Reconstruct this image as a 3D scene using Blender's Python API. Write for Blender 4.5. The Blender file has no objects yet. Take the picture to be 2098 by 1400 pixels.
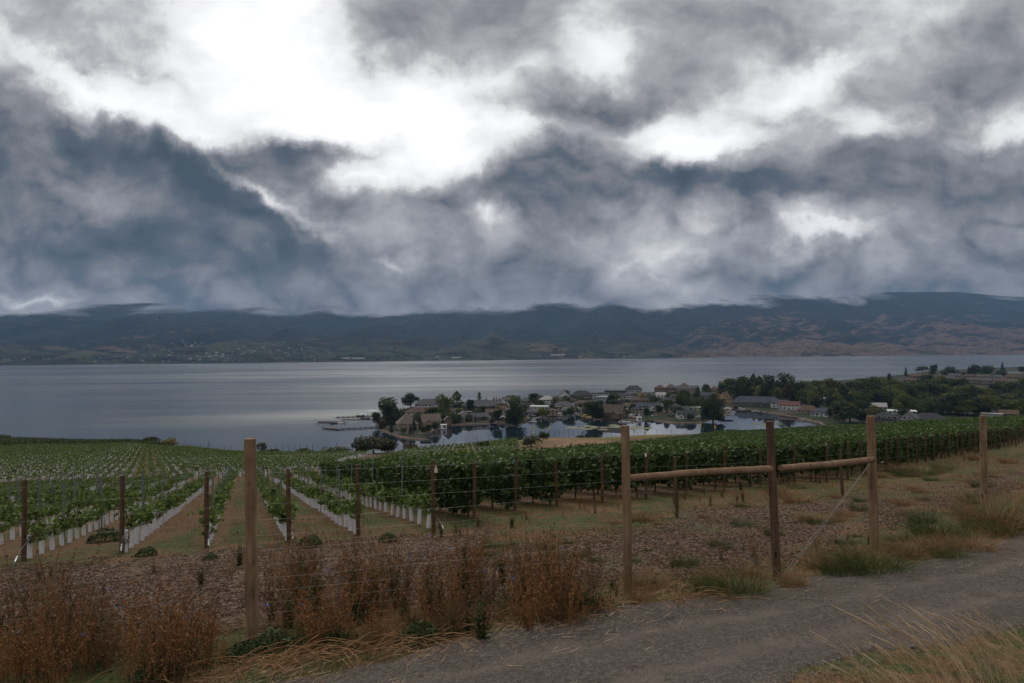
import bpy, math, random
import numpy as np
from mathutils import Matrix, Vector
from mathutils.geometry import tessellate_polygon
R = math.radians
scene = bpy.context.scene
COL = scene.collection
rnd = random.Random(7)
rng = np.random.default_rng(11)

# ------------------------------------------------------------------ camera
EYE = 60.0                        # metres above the lake
F = 1400.0                        # focal length in photo pixels (photo is 2098 wide)
cam_d = bpy.data.cameras.new('camera'); cam = bpy.data.objects.new('camera', cam_d); COL.objects.link(cam)
cam_d.sensor_width = 36.0; cam_d.lens = 36.0 * F / 2098.0
cam_d.clip_start = 0.05; cam_d.clip_end = 60000
CR = Matrix.Rotation(math.pi / 2 + math.atan(16 / F), 3, 'X') @ Matrix.Rotation(R(-0.4), 3, 'Z')
cam.matrix_world = Matrix.Translation((0, 0, EYE)) @ CR.to_4x4()
scene.camera = cam
scene.render.resolution_x = 1024; scene.render.resolution_y = 683

def ray(px, py):
    return CR @ Vector(((px - 1049) / F, (700 - py) / F, -1.0))
def on_z(px, py, z=0.0):          # the point of a sight line at height z
    d = ray(px, py); t = (z - EYE) / d.z
    return Vector((d.x * t, d.y * t, z))
def at_depth(px, py, Y):
    d = ray(px, py); t = Y / d.y
    return Vector((d.x * t, Y, EYE + d.z * t))

# ------------------------------------------------------------------ light, exposure
SUN_EL, SUN_AZ = 40.0, -8.0       # sun behind the cloud, in front of the camera
scene.view_settings.view_transform = 'Standard'; scene.view_settings.look = 'None'
scene.view_settings.exposure = 0.0; scene.view_settings.gamma = 1.0
scene.view_settings.use_curve_mapping = False
sd = bpy.data.lights.new('sun', 'SUN'); sd.energy = 1.15; sd.angle = R(18); sd.color = (1.0, 0.91, 0.79)
so = bpy.data.objects.new('sun', sd); COL.objects.link(so)
sdir = Vector((math.sin(R(SUN_AZ)) * math.cos(R(SUN_EL)), math.cos(R(SUN_AZ)) * math.cos(R(SUN_EL)), math.sin(R(SUN_EL))))
so.rotation_euler = sdir.to_track_quat('Z', 'Y').to_euler()

# ---- cloudy sky in the world: cloud masses at compass bearings and heights
world = bpy.data.worlds.new('World'); scene.world = world; world.use_nodes = True
wt = world.node_tree; wt.nodes.clear()
def WN(t, **k):
    n = wt.nodes.new(t)
    for a, b in k.items(): setattr(n, a, b)
    return n
def WL(a, b): wt.links.new(a, b)
def wm(op, a, b=None, c=None):
    n = WN('ShaderNodeMath', operation=op)
    for i, v in enumerate((a, b, c)):
        if v is None: continue
        if isinstance(v, (int, float)): n.inputs[i].default_value = v
        else: WL(v, n.inputs[i])
    return n.outputs[0]
tc = WN('ShaderNodeTexCoord'); sx = WN('ShaderNodeSeparateXYZ'); WL(tc.outputs['Generated'], sx.inputs[0])
yc = wm('MAXIMUM', sx.outputs[1], 0.15)
gx = wm('DIVIDE', sx.outputs[0], yc); gz = wm('DIVIDE', sx.outputs[2], yc)          # bearing and height on a far wall of cloud
cb = WN('ShaderNodeCombineXYZ'); WL(gx, cb.inputs[0]); WL(gz, cb.inputs[1])
elp = wm('MAXIMUM', sx.outputs[2], 0.0)
def wnoise(vec, scale, detail=5, rough=0.55, dist=0.0):
    n = WN('ShaderNodeTexNoise', noise_dimensions='2D'); n.inputs['Scale'].default_value = scale; n.inputs['Detail'].default_value = detail
    n.inputs['Roughness'].default_value = rough; n.inputs['Distortion'].default_value = dist
    WL(vec, n.inputs['Vector']); return n
def vadd(a, b, op='ADD'):
    n = WN('ShaderNodeVectorMath', operation=op); WL(a, n.inputs[0])
    if isinstance(b, tuple): n.inputs[1].default_value = b
    else: WL(b, n.inputs[1])
    return n.outputs[0]
def vscale(a, s):
    n = WN('ShaderNodeVectorMath', operation='SCALE'); WL(a, n.inputs[0]); n.inputs['Scale'].default_value = s; return n.outputs[0]
w1 = wnoise(cb.outputs[0], 5.5, 2); w2 = wnoise(cb.outputs[0], 15.0, 7, 0.62)
warp = vadd(vscale(vadd(w1.outputs['Color'], (0.5, 0.5, 0.5), 'SUBTRACT'), 0.085), vscale(vadd(w2.outputs['Color'], (0.5, 0.5, 0.5), 'SUBTRACT'), 0.056))
pv = vadd(cb.outputs[0], warp); sp_ = WN('ShaderNodeSeparateXYZ'); WL(pv, sp_.inputs[0])
# thickness of the cloud cover, bearing by bearing (every 100 units across) and layer by layer
LAYERS = [
 (20,  [74,64,74,66,92,97,96,70,57,64,57,55,78,66,70,64,60,76,80,75,68,66]),
 (90,  [82,68,70,70,88,98,99,76,52,70,60,68,87,67,65,60,60,70,71,69,60,60]),
 (150, [66,85,84,88,94,99,100,92,70,92,84,78,84,62,62,66,87,87,66,60,57,59]),
 (210, [46,76,92,88,88,98,100,100,100,99,73,55,53,57,69,82,91,73,66,63,54,64]),
 (260, [41,44,54,66,94,96,98,100,100,100,87,70,62,83,95,87,50,72,88,70,65,88]),
 (310, [42,45,42,37,46,54,46,45,58,99,82,43,50,72,97,90,60,60,54,56,56,60]),
 (370, [44,45,48,40,37,58,43,78,97,66,43,45,56,44,39,43,46,46,48,50,48,45]),
 (420, [46,45,50,42,39,50,64,48,82,46,68,41,60,52,48,46,48,50,52,53,52,50]),
 (480, [48,38,40,39,45,39,50,66,64,52,62,48,66,69,72,44,80,88,60,56,55,53]),
 (530, [52,44,41,42,45,43,46,51,60,62,52,45,50,78,73,49,71,66,56,52,53,50]),
 (580, [55,54,50,45,46,45,47,49,53,55,51,47,50,61,57,51,49,59,48,50,48,47]),
 (622, [62,52,47,43,45,46,47,48,48,52,52,54,51,48,52,47,50,48,48,46,46,46])]
rows_ = []
for py, vals in LAYERS:
    rp = WN('ShaderNodeValToRGB'); rp.color_ramp.interpolation = 'B_SPLINE'; e_ = rp.color_ramp.elements
    for k, v in enumerate(vals):
        pos = (100 * k + 10) / 2130; c_ = ((v + max(0, v - 78) * .65 + (1 if py > 450 else 0)) / 100,) * 3 + (1,)
        if k == 0: e_[0].position = pos; e_[0].color = c_
        elif k == len(vals) - 1: e_[len(e_) - 1].position = pos; e_[len(e_) - 1].color = c_
        else: q_ = e_.new(pos); q_.color = c_
    d = ray(1049, py); rows_.append((d.z / d.y, rp))
fx = wm('MULTIPLY_ADD', sp_.outputs[0], 1400 / 2130, (1049 + 10) / 2130); gzr = wm('MULTIPLY_ADD', sp_.outputs[0], -0.007, sp_.outputs[1])
tot = None
for k, (zk, rp) in enumerate(rows_):
    WL(fx, rp.inputs['Fac'])
    if k == 0: tot = rp.outputs['Color']; continue
    mr = WN('ShaderNodeMapRange'); WL(gzr, mr.inputs[0]); mr.inputs[1].default_value = rows_[k - 1][0]; mr.inputs[2].default_value = zk
    mr.inputs[3].default_value = 0.0; mr.inputs[4].default_value = 1.0
    mx_ = WN('ShaderNodeMixRGB'); WL(mr.outputs[0], mx_.inputs[0]); WL(tot, mx_.inputs[1]); WL(rp.outputs['Color'], mx_.inputs[2]); tot = mx_.outputs[0]
# long slanting bands and torn openings: px, py, rx, ry, turn, weight
BANDS = [(420,120,90,26,-30,-.14),(760,190,120,22,-20,-.12),(600,230,120,18,5,-.10),(940,290,110,20,15,-.12),(330,165,170,30,-25,-.20),(190,170,120,30,-35,-.10),(480,262,130,20,-10,-.12),(900,205,150,24,10,-.10),(620,120,130,20,-20,-.10),(520,40,60,30,0,-.08),(720,290,160,18,4,-.10),(680,200,330,150,-12,.16),(900,270,150,80,0,.12),(520,80,110,110,0,.12),(820,250,260,90,0,.10),(260,300,330,48,-27,-.13),(470,400,300,40,-32,-.15),(560,480,260,46,-30,-.13),(330,490,240,50,-12,-.09),(150,390,170,34,-25,.07),(110,320,120,20,-30,.05),
 (60,215,150,36,-38,-.14),(120,140,170,26,-38,.16),(300,235,210,36,-22,.16),(540,415,130,16,-40,.22),(600,440,110,16,-30,.16),(640,320,210,30,5,-.14),(660,395,110,36,-38,-.18),(790,345,110,60,30,.16),
 (1640,165,120,34,38,.16),(1500,290,190,34,14,.15),(1400,300,110,40,-8,.10),(1800,275,120,24,8,.12),(2060,275,110,22,14,.12),(1690,490,160,24,2,.14),(1440,500,100,50,10,.12),(1380,570,80,30,-25,.10),(1480,385,330,36,-4,-.12),(1270,215,230,36,8,-.12),(1130,300,130,34,-10,-.12),
 (1100,410,130,48,-15,-.14),(900,415,110,36,10,-.12),(1560,470,36,90,12,-.16),(1640,560,120,24,22,-.16),(1950,210,170,90,45,-.08),(1230,120,70,60,0,.12),(1060,255,70,26,0,.12),(780,100,100,80,-40,-.14),(1010,440,40,28,0,.16),(810,555,26,12,0,.14),(50,605,120,12,-6,.16),(1100,632,420,14,-1,.05),(1000,470,240,60,10,.04)]
for px, py, rx_, ry_, rot, wgt in BANDS:
    d = ray(px, py); m = WN('ShaderNodeMapping', vector_type='TEXTURE'); m.inputs['Location'].default_value = (d.x / d.y, d.z / d.y, 0); m.inputs['Rotation'].default_value = (0, 0, R(rot))
    m.inputs['Scale'].default_value = (1.25 * rx_ / F, 1.25 * ry_ / F, 1); WL(pv, m.inputs['Vector']); g = WN('ShaderNodeTexGradient', gradient_type='SPHERICAL'); WL(m.outputs[0], g.inputs['Vector'])
    tot = wm('MULTIPLY_ADD', g.outputs['Fac'], (1.35 if wgt > 0 else 0.85) * wgt, tot)
zen = WN('ShaderNodeMapRange', interpolation_type='SMOOTHSTEP'); WL(sx.outputs[2], zen.inputs[0]); zen.inputs[1].default_value = 0.47; zen.inputs[2].default_value = 0.70
mx_ = WN('ShaderNodeMixRGB'); WL(zen.outputs[0], mx_.inputs[0]); WL(tot, mx_.inputs[1]); mx_.inputs[2].default_value = (0.84,) * 3 + (1,); tot = mx_.outputs[0]
hi = wm('MINIMUM', wm('MAXIMUM', wm('SUBTRACT', wm('MULTIPLY', elp, 2.6), 0.10), 0.0), 1.0)       # 0 at the hills, 1 well up
low = wm('SUBTRACT', 1.0, hi)
cs2 = WN('ShaderNodeMapping'); cs2.inputs['Scale'].default_value = (1.0, 1.45, 1.0); cs2.inputs['Rotation'].default_value = (0, 0, 0.12); WL(vadd(cb.outputs[0], vscale(w1.outputs['Color'], 0.05)), cs2.inputs['Vector'])
n2 = wnoise(cs2.outputs[0], 8.5, 8, 0.58, 0.1); n3 = wnoise(cs2.outputs[0], 30.0, 5, 0.62)
rg = WN('ShaderNodeTexNoise', noise_dimensions='2D', noise_type='RIDGED_MULTIFRACTAL'); rg.inputs['Scale'].default_value = 9.0; rg.inputs['Detail'].default_value = 5.0; rg.inputs['Roughness'].default_value = 0.55
rg.inputs['Offset'].default_value = 0.9; rg.inputs['Gain'].default_value = 1.2; WL(cs2.outputs[0], rg.inputs['Vector'])
bil = wm('SUBTRACT', 0.36, wm('MINIMUM', rg.outputs['Fac'], 1.4))       # rounded heaps with dark creases
def cen(x, k, c=0.5): return wm('MULTIPLY', wm('SUBTRACT', x, c), k)
tot = wm('ADD', tot, cen(n2.outputs['Fac'], 0.36)); tot = wm('ADD', tot, wm('MULTIPLY', wm('SUBTRACT', n3.outputs['Fac'], 0.5), wm('MULTIPLY_ADD', low, 0.07, 0.10)))
tot = wm('ADD', tot, wm('MULTIPLY', bil, wm('MULTIPLY_ADD', low, 0.075, 0.035)))
tot = wm('SUBTRACT', tot, wm('MULTIPLY', wm('MAXIMUM', wm('SUBTRACT', tot, 0.86), 0.0), 0.50))
cr = WN('ShaderNodeValToRGB'); WL(tot, cr.inputs['Fac'])
els = cr.color_ramp.elements
els[0].position = 0.26; els[0].color = (0.056, 0.076, 0.098, 1)
els[1].position = 1.0; els[1].color = (1.13, 1.13, 1.13, 1)
for p, c in ((0.38, (0.102, 0.123, 0.150, 1)), (0.46, (0.183, 0.189, 0.207, 1)), (0.55, (0.270, 0.274, 0.298, 1)), (0.70, (0.47, 0.47, 0.488, 1)), (0.85, (0.82, 0.82, 0.83, 1))):
    e = els.new(p); e.color = c
# the clear air behind thin cloud
sky = WN('ShaderNodeTexSky', sky_type='NISHITA'); sky.sun_disc = False
sky.sun_elevation = R(SUN_EL); sky.sun_rotation = R(SUN_AZ)
thin = wm('MULTIPLY', wm('MAXIMUM', wm('SUBTRACT', tot, 0.90), 0.0), 0.35)
thin = wm('MINIMUM', thin, 0.15)
CL = WN('ShaderNodeVectorMath', operation='SCALE'); WL(cr.outputs['Color'], CL.inputs[0]); CL.inputs['Scale'].default_value = 10.0
mx = WN('ShaderNodeMixRGB'); WL(thin, mx.inputs[0]); WL(CL.outputs[0], mx.inputs[1]); WL(sky.outputs[0], mx.inputs[2])
bgn = WN('ShaderNodeBackground'); bgn.inputs['Strength'].default_value = 0.1; WL(mx.outputs[0], bgn.inputs['Color'])
wo = WN('ShaderNodeOutputWorld'); WL(bgn.outputs[0], wo.inputs['Surface'])
world.cycles.sampling_method = 'MANUAL'; world.cycles.sample_map_resolution = 512

scene.cycles.max_bounces = 6; scene.cycles.diffuse_bounces = 2; scene.cycles.glossy_bounces = 3
scene.cycles.transparent_max_bounces = 12; scene.cycles.volume_bounces = 0
scene.cycles.use_denoising = True
try: scene.cycles.denoiser = 'OPENIMAGEDENOISE'
except Exception: pass

# ------------------------------------------------------------------ helpers
def hash2(ix, iy, s):
    h = (ix * 374761393 + iy * 668265263 + s * 974634541) & 0xFFFFFFFF
    h = ((h ^ (h >> 13)) * 1274126177) & 0xFFFFFFFF
    h = h ^ (h >> 16)
    return (h & 0xFFFFFF) / float(0xFFFFFF)
def vnoise(x, y, s=0):
    x = np.asarray(x, float); y = np.asarray(y, float)
    ix = np.floor(x).astype(np.int64); iy = np.floor(y).astype(np.int64); fx = x - ix; fy = y - iy
    fx = fx * fx * (3 - 2 * fx); fy = fy * fy * (3 - 2 * fy)
    a = hash2(ix, iy, s); b = hash2(ix + 1, iy, s); c = hash2(ix, iy + 1, s); d = hash2(ix + 1, iy + 1, s)
    return (a + (b - a) * fx) * (1 - fy) + (c + (d - c) * fx) * fy
def fbm(x, y, s=0, oct=5, rough=0.5):
    t = 0; a = 1; n = 0
    for i in range(oct):
        t = t + a * vnoise(np.asarray(x) * 2 ** i, np.asarray(y) * 2 ** i, s + i * 17); n += a; a *= rough
    return t / n
def sstep(a, b, x):
    t = np.clip((np.asarray(x, float) - a) / (b - a), 0, 1); return t * t * (3 - 2 * t)

def mesh_np(name, co, faces, attrs=None, smooth=False, mats=None, fmat=None):
    """co (n,3); faces (m,k) array; attrs {name: per-vertex floats}"""
    me = bpy.data.meshes.new(name); co = np.ascontiguousarray(co, np.float32); faces = np.ascontiguousarray(faces, np.int32)
    m, k = faces.shape
    me.vertices.add(len(co)); me.vertices.foreach_set('co', co.ravel())
    me.loops.add(m * k); me.loops.foreach_set('vertex_index', faces.ravel())
    me.polygons.add(m); me.polygons.foreach_set('loop_start', np.arange(0, m * k, k, dtype=np.int32))
    if smooth: me.polygons.foreach_set('use_smooth', np.ones(m, bool))
    if fmat is not None: me.polygons.foreach_set('material_index', np.asarray(fmat, np.int32))
    for an, av in (attrs or {}).items():
        at = me.attributes.new(an, 'FLOAT', 'POINT'); at.data.foreach_set('value', np.ascontiguousarray(av, np.float32))
    for mt in (mats or []): me.materials.append(mt)
    me.update(calc_edges=True); return me

class MB:
    """collects simple solids into one mesh"""
    def __init__(s): s.v = []; s.f = []; s.m = []
    def add(s, vs, fs, mi=0):
        o = len(s.v); s.v += [tuple(v) for v in vs]; s.f += [tuple(i + o for i in f) for f in fs]; s.m += [mi] * len(fs)
    def box(s, x0, x1, y0, y1, z0, z1, mi=0):
        s.add([(x0,y0,z0),(x1,y0,z0),(x1,y1,z0),(x0,y1,z0),(x0,y0,z1),(x1,y0,z1),(x1,y1,z1),(x0,y1,z1)],
              [(0,3,2,1),(4,5,6,7),(0,1,5,4),(1,2,6,5),(2,3,7,6),(3,0,4,7)], mi)
    def tube(s, pts, rads, n=6, mi=0, cap=True):
        pts = [Vector(p) for p in pts]
        if not hasattr(rads, '__len__'): rads = [rads] * len(pts)
        rings = []
        for i, p in enumerate(pts):
            t = (pts[min(i + 1, len(pts) - 1)] - pts[max(i - 1, 0)]).normalized()
            a = t.cross(Vector((0, 0, 1)) if abs(t.z) < 0.9 else Vector((1, 0, 0))).normalized(); b = t.cross(a)
            rings.append([p + (a * math.cos(2 * math.pi * k / n) + b * math.sin(2 * math.pi * k / n)) * rads[i] for k in range(n)])
        vs = [q for r in rings for q in r]; fs = []
        for i in range(len(pts) - 1):
            for k in range(n): fs.append((i * n + k, i * n + (k + 1) % n, (i + 1) * n + (k + 1) % n, (i + 1) * n + k))
        if cap: fs += [tuple(range(n)), tuple(range(len(vs) - 1, len(vs) - n - 1, -1))]
        s.add(vs, fs, mi)
    def mesh(s, name, mats, smooth=False):
        me = bpy.data.meshes.new(name); me.from_pydata(s.v, [], s.f)
        for mt in (mats if isinstance(mats, (list, tuple)) else [mats]): me.materials.append(mt)
        me.polygons.foreach_set('material_index', s.m)
        if smooth: me.polygons.foreach_set('use_smooth', [True] * len(s.f))
        me.update(); return me

def link(name, data=None, parent=None, loc=None, rz=None, scale=None):
    o = bpy.data.objects.new(name, data); COL.objects.link(o)
    if parent is not None: o.parent = parent
    if loc is not None: o.location = loc
    if rz is not None: o.rotation_euler = (0, 0, rz)
    if scale is not None: o.scale = scale
    return o
def tag(o, label, cat, group=None, kind=None):
    o['label'] = label; o['category'] = cat
    if group: o['group'] = group
    if kind: o['kind'] = kind
    return o
def struct(o): o['kind'] = 'structure'; return o
def stuff(o, label, cat): return tag(o, label, cat, kind='stuff')

# ---- materials
def newmat(name):
    m = bpy.data.materials.new(name); m.use_nodes = True; nt = m.node_tree; nt.nodes.clear()
    out = nt.nodes.new('ShaderNodeOutputMaterial'); return m, nt, out
class NB:
    def __init__(s, nt): s.nt = nt
    def n(s, t, **k):
        n = s.nt.nodes.new(t)
        for a, b in k.items(): setattr(n, a, b)
        return n
    def l(s, a, b): s.nt.links.new(a, b)
    def put(s, v, sock):
        if hasattr(v, 'is_output') or isinstance(v, bpy.types.NodeSocket): s.l(v, sock)
        else: sock.default_value = v
    def math(s, op, a, b=None, clamp=False):
        n = s.n('ShaderNodeMath', operation=op); n.use_clamp = clamp; s.put(a, n.inputs[0])
        if b is not None: s.put(b, n.inputs[1])
        return n.outputs[0]
    def noise(s, vec, scale, detail=4, rough=0.55, dist=0):
        n = s.n('ShaderNodeTexNoise'); n.inputs['Scale'].default_value = scale; n.inputs['Detail'].default_value = detail
        n.inputs['Roughness'].default_value = rough; n.inputs['Distortion'].default_value = dist
        if vec is not None: s.l(vec, n.inputs['Vector'])
        return n.outputs['Fac']
    def mapping(s, vec, scale=(1, 1, 1), rot=(0, 0, 0)):
        n = s.n('ShaderNodeMapping'); n.inputs['Scale'].default_value = scale; n.inputs['Rotation'].default_value = rot
        s.l(vec, n.inputs['Vector']); return n.outputs[0]
    def ramp(s, fac, stops):
        n = s.n('ShaderNodeValToRGB'); s.l(fac, n.inputs['Fac']); e = n.color_ramp.elements
        e[0].position, e[0].color = stops[0][0], (*stops[0][1], 1); e[1].position, e[1].color = stops[-1][0], (*stops[-1][1], 1)
        for p, c in stops[1:-1]: q = e.new(p); q.color = (*c, 1)
        return n.outputs['Color']
    def mix(s, f, a, b):
        n = s.n('ShaderNodeMixRGB'); s.put(f, n.inputs[0])
        for v, k in ((a, 1), (b, 2)):
            if isinstance(v, tuple): n.inputs[k].default_value = (*v, 1)
            else: s.l(v, n.inputs[k])
        return n.outputs[0]
    def attr(s, name): return s.n('ShaderNodeAttribute', attribute_name=name).outputs['Fac']
    def step(s, x, a, b):
        n = s.n('ShaderNodeMapRange', interpolation_type='SMOOTHSTEP'); s.put(x, n.inputs[0])
        n.inputs[1].default_value = a; n.inputs[2].default_value = b; return n.outputs[0]
    def bump(s, h, strength=0.5, dist=0.02):
        n = s.n('ShaderNodeBump'); n.inputs['Strength'].default_value = strength; n.inputs['Distance'].default_value = dist
        s.l(h, n.inputs['Height']); return n.outputs[0]
    def bsdf(s, col, rough=0.8, normal=None, metal=0.0, spec=0.3):
        n = s.n('ShaderNodeBsdfPrincipled')
        if isinstance(col, tuple): n.inputs['Base Color'].default_value = (*col, 1)
        else: s.l(col, n.inputs['Base Color'])
        s.put(rough, n.inputs['Roughness']); n.inputs['Metallic'].default_value = metal
        n.inputs['Specular IOR Level'].default_value = spec
        if normal is not None: s.l(normal, n.inputs['Normal'])
        return n.outputs[0]
def plain(name, c, rough=0.7, var=0.25, scale=1.5, metal=0.0, spec=0.3, stretch=(1, 1, 1)):
    m, nt, out = newmat(name); b = NB(nt); t = b.n('ShaderNodeTexCoord')
    f = b.noise(b.mapping(t.outputs['Object'], stretch), scale, 5, 0.6)
    lo = tuple(x * (1 - var) for x in c); hi = tuple(min(1, x * (1 + var)) for x in c)
    col = b.ramp(f, [(0.3, lo), (0.7, hi)])
    b.l(b.bsdf(col, rough, b.bump(f, 0.15, 0.02), metal, spec), out.inputs[0]); return m
def leafmat(name, dark, lite, rough=0.55, trans=0.3, scale=0.6):
    m, nt, out = newmat(name); b = NB(nt); t = b.n('ShaderNodeTexCoord')
    f = b.math('ADD', b.math('MULTIPLY', b.attr('tint'), 0.7), b.math('MULTIPLY', b.noise(t.outputs['Object'], scale, 2), 0.35))
    col = b.ramp(f, [(0.15, dark), (0.85, lite)])
    p = b.bsdf(col, rough, None, 0, 0.25); tr = b.n('ShaderNodeBsdfTranslucent'); b.l(col, tr.inputs['Color'])
    mx = b.n('ShaderNodeMixShader'); mx.inputs[0].default_value = trans; b.l(p, mx.inputs[1]); b.l(tr.outputs[0], mx.inputs[2])
    b.l(mx.outputs[0], out.inputs[0]); return m
# ------------------------------------------------------------------ terrain heights (lake = 0)
def plane_rel(X, Y): return -1.96 + 0.040 * X - 0.1448 * Y
PXS = np.array([-400, 0, 250, 370, 500, 640, 760, 900, 1100, 1300, 1500, 1690, 1900, 2098, 2500], float)
VT = {-400: [(60,300),(120,235),(250,195),(400,168)], 0: [(60,288),(120,227),(200,202),(260,193),(340,179)], 250: [(60,279),(120,228),(200,200),(300,186)],
 370: [(60,274),(120,227),(200,205),(280,196)], 500: [(60,269),(120,228),(200,209)], 640: [(60,264),(110,228),(150,213)], 760: [(60,259),(110,226),(150,212)],
 900: [(60,253),(110,222),(160,201)], 1100: [(60,243),(110,210),(200,182)], 1300: [(60,238),(100,213),(200,189),(300,178)], 1500: [(80,216),(150,196),(300,175)],
 1690: [(60,221),(100,197),(220,170)], 1900: [(60,211),(150,165)], 2098: [(60,203),(120,160)], 2500: [(60,190),(120,150)]}
YN = np.array([0, 28, 45, 60, 80, 100, 120, 150, 180, 210, 250, 300, 350, 400], float)
LIPS = np.array([VT[int(p)][-1][0] for p in PXS], float)
def _vpl(px, Y): return 1400 * (0.1448 - 0.040 * (px - 1049) / 1400) + 2744 / Y
DZ = np.zeros((len(PXS), len(YN)))
for i, p in enumerate(PXS):
    ks = [(28, 0.0)] + [(Y, Y * (_vpl(p, Y) - v) / 1400) for Y, v in VT[int(p)]]
    last = VT[int(p)][-1][1]
    for j, Y in enumerate(YN):
        if Y <= ks[-1][0]: DZ[i, j] = np.interp(Y, [k[0] for k in ks], [k[1] for k in ks]) if Y > 28 else 0
        else: DZ[i, j] = Y * (_vpl(p, Y) - last) / 1400
def _bil(pu, Y):
    i = np.clip(np.searchsorted(PXS, pu) - 1, 0, len(PXS) - 2); j = np.clip(np.searchsorted(YN, Y) - 1, 0, len(YN) - 2)
    a = np.clip((pu - PXS[i]) / (PXS[i + 1] - PXS[i]), 0, 1); b = np.clip((Y - YN[j]) / (YN[j + 1] - YN[j]), 0, 1)
    a = a * a * (3 - 2 * a)
    return (DZ[i, j] * (1 - a) + DZ[i + 1, j] * a) * (1 - b) + (DZ[i, j + 1] * (1 - a) + DZ[i + 1, j + 1] * a) * b
def pu_of(X, Y): return np.clip(1049 + 1400 * np.asarray(X) / np.maximum(np.asarray(Y), 0.5), -400, 2500)
def lip_of(pu): return np.interp(pu, PXS, LIPS)
def T(X, Y, rough=True):
    X = np.asarray(X, float); Y = np.asarray(Y, float); pu = pu_of(X, Y); lip = lip_of(pu)
    Yc = np.minimum(Y, lip); k = np.where(Y > 1, Yc / np.maximum(Y, 1), 1.0)
    z = EYE + plane_rel(X * k, Yc) + np.where(Y > 1, _bil(pu, Yc), 0)
    over = np.maximum(Y - lip, 0); z = z - 0.30 * over * (over / (over + 6.0))
    z = np.where(Y < -40, EYE + plane_rel(X, -40), z)
    if rough: z = z + (fbm(X * 0.35, Y * 0.35, 3, 3) - 0.5) * 0.16 * sstep(5, 20, np.hypot(X, Y)) + (fbm(X * 1.6, Y * 1.6, 5, 3) - 0.5) * 0.06
    return np.maximum(z, -4.0)
def Tz(X, Y): return float(T(X, Y))
def hit(px, py, dz=0.0):            # where a sight line meets the hillside
    d = ray(px, py); ys = np.geomspace(1.5, 420, 1200); X = d.x / d.y * ys; Z = EYE + d.z / d.y * ys
    below = np.where(Z < T(X, ys) + dz)[0]
    i = below[0] if len(below) else len(ys) - 1
    lp = float(lip_of(px)) - 1.0
    if ys[i] > lp: return Vector((d.x / d.y * lp, lp, float(T(d.x / d.y * lp, lp))))   # just misses the crest: stand it on the crest
    return Vector((X[i], ys[i], float(T(X[i], ys[i]))))

# ---- lines of the vineyard in plan
ROWDIR = Vector((-0.396, 1.0)).normalized()
END_PTS = [(-40, 6.0), (-10.4, 14.5), (-5.2, 15.9), (-2.0, 17.2), (-0.6, 20.6), (1.5, 22.7), (13.2, 28.3), (25, 41), (51, 68), (102, 119), (180, 197)]
EX0 = np.array([x + .396 * y for x, y in END_PTS]); EXY = np.array([y for x, y in END_PTS])
def row_start(x0): return float(np.interp(x0, EX0, EXY))      # Y where a row begins
def row_xy(x0, Y): return x0 - 0.396 * Y
def mature_end(x0): return 52.0 if x0 < 20 else min(52 + (x0 - 20) * 1.3, 320)
FENCE = [Vector((-12.0, 4.4)), Vector((-7.3, 5.97)), Vector((-2.85, 7.5)), Vector((1.53, 9.0)), Vector((3.69, 9.5)), Vector((6.1, 11.5)), Vector((11.4, 16.5)), Vector((16.4, 21.2)), Vector((21.4, 25.9))]
def seg_dist(X, Y, pts, sign=True):
    best = np.full(np.shape(X), 1e9); sg = np.zeros(np.shape(X))
    for a, b in zip(pts[:-1], pts[1:]):
        dx, dy = b[0] - a[0], b[1] - a[1]; L2 = dx * dx + dy * dy
        t = np.clip(((X - a[0]) * dx + (Y - a[1]) * dy) / L2, 0, 1)
        d = np.hypot(X - a[0] - t * dx, Y - a[1] - t * dy); c = dx * (Y - a[1]) - dy * (X - a[0])
        m = d < best - 1e-9; best = np.where(m, d, best); sg = np.where(m, np.sign(c), sg)
    return best * (sg if sign else 1)
FL = [(-60, -11.3)] + [(p.x, p.y) for p in FENCE] + [(90, 90)]
EL = [(-60, 2)] + END_PTS
# road: far edge and near edge, taken where they meet the slope
RF = [(-60, -26)] + [(hit(*p).x, hit(*p).y) for p in ((560,1398),(860,1330),(1050,1283),(1300,1240),(1450,1228),(1640,1190),(1850,1160),(2098,1090))] + [(22, 22.5), (60, 60)]
_p, _q = hit(1640, 1398), hit(1880, 1330)
RN = [(_p.x - 30 * (_q.x - _p.x), _p.y - 30 * (_q.y - _p.y)), (_p.x - 2 * (_q.x - _p.x), _p.y - 2 * (_q.y - _p.y))] + [(hit(*p).x, hit(*p).y) for p in ((1640,1398),(1880,1330),(2098,1285))] + [(30, 20), (60, 47)]

def resample(pts, n, wob, s):
    pts = np.array(pts); d = pts[:, 0] * .80 + pts[:, 1] * .60; k = np.argsort(d); t = np.concatenate([np.linspace(-38, 0, 120, endpoint=False), np.linspace(0, 26, n - 220), np.linspace(26.05, 78, 100)])
    x = np.interp(t, d[k], pts[k, 0]); y = np.interp(t, d[k], pts[k, 1])
    for _ in range(30): x[1:-1] = (x[:-2] + x[2:] + 2 * x[1:-1]) / 4; y[1:-1] = (y[:-2] + y[2:] + 2 * y[1:-1]) / 4
    w = (fbm(t * 1.3, t * 0 + s, s, 5) - .5) * wob; return np.stack([x, y, -w * .7, w * .7], 1)
fa, fb = resample(RF, 1400, .75, 51), resample(RN, 1400, .6, 61)
RF = [tuple(v) for v in fa[::20, :2]]; RN = [tuple(v) for v in fb[::20, :2]]      # the smoothed edges

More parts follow.
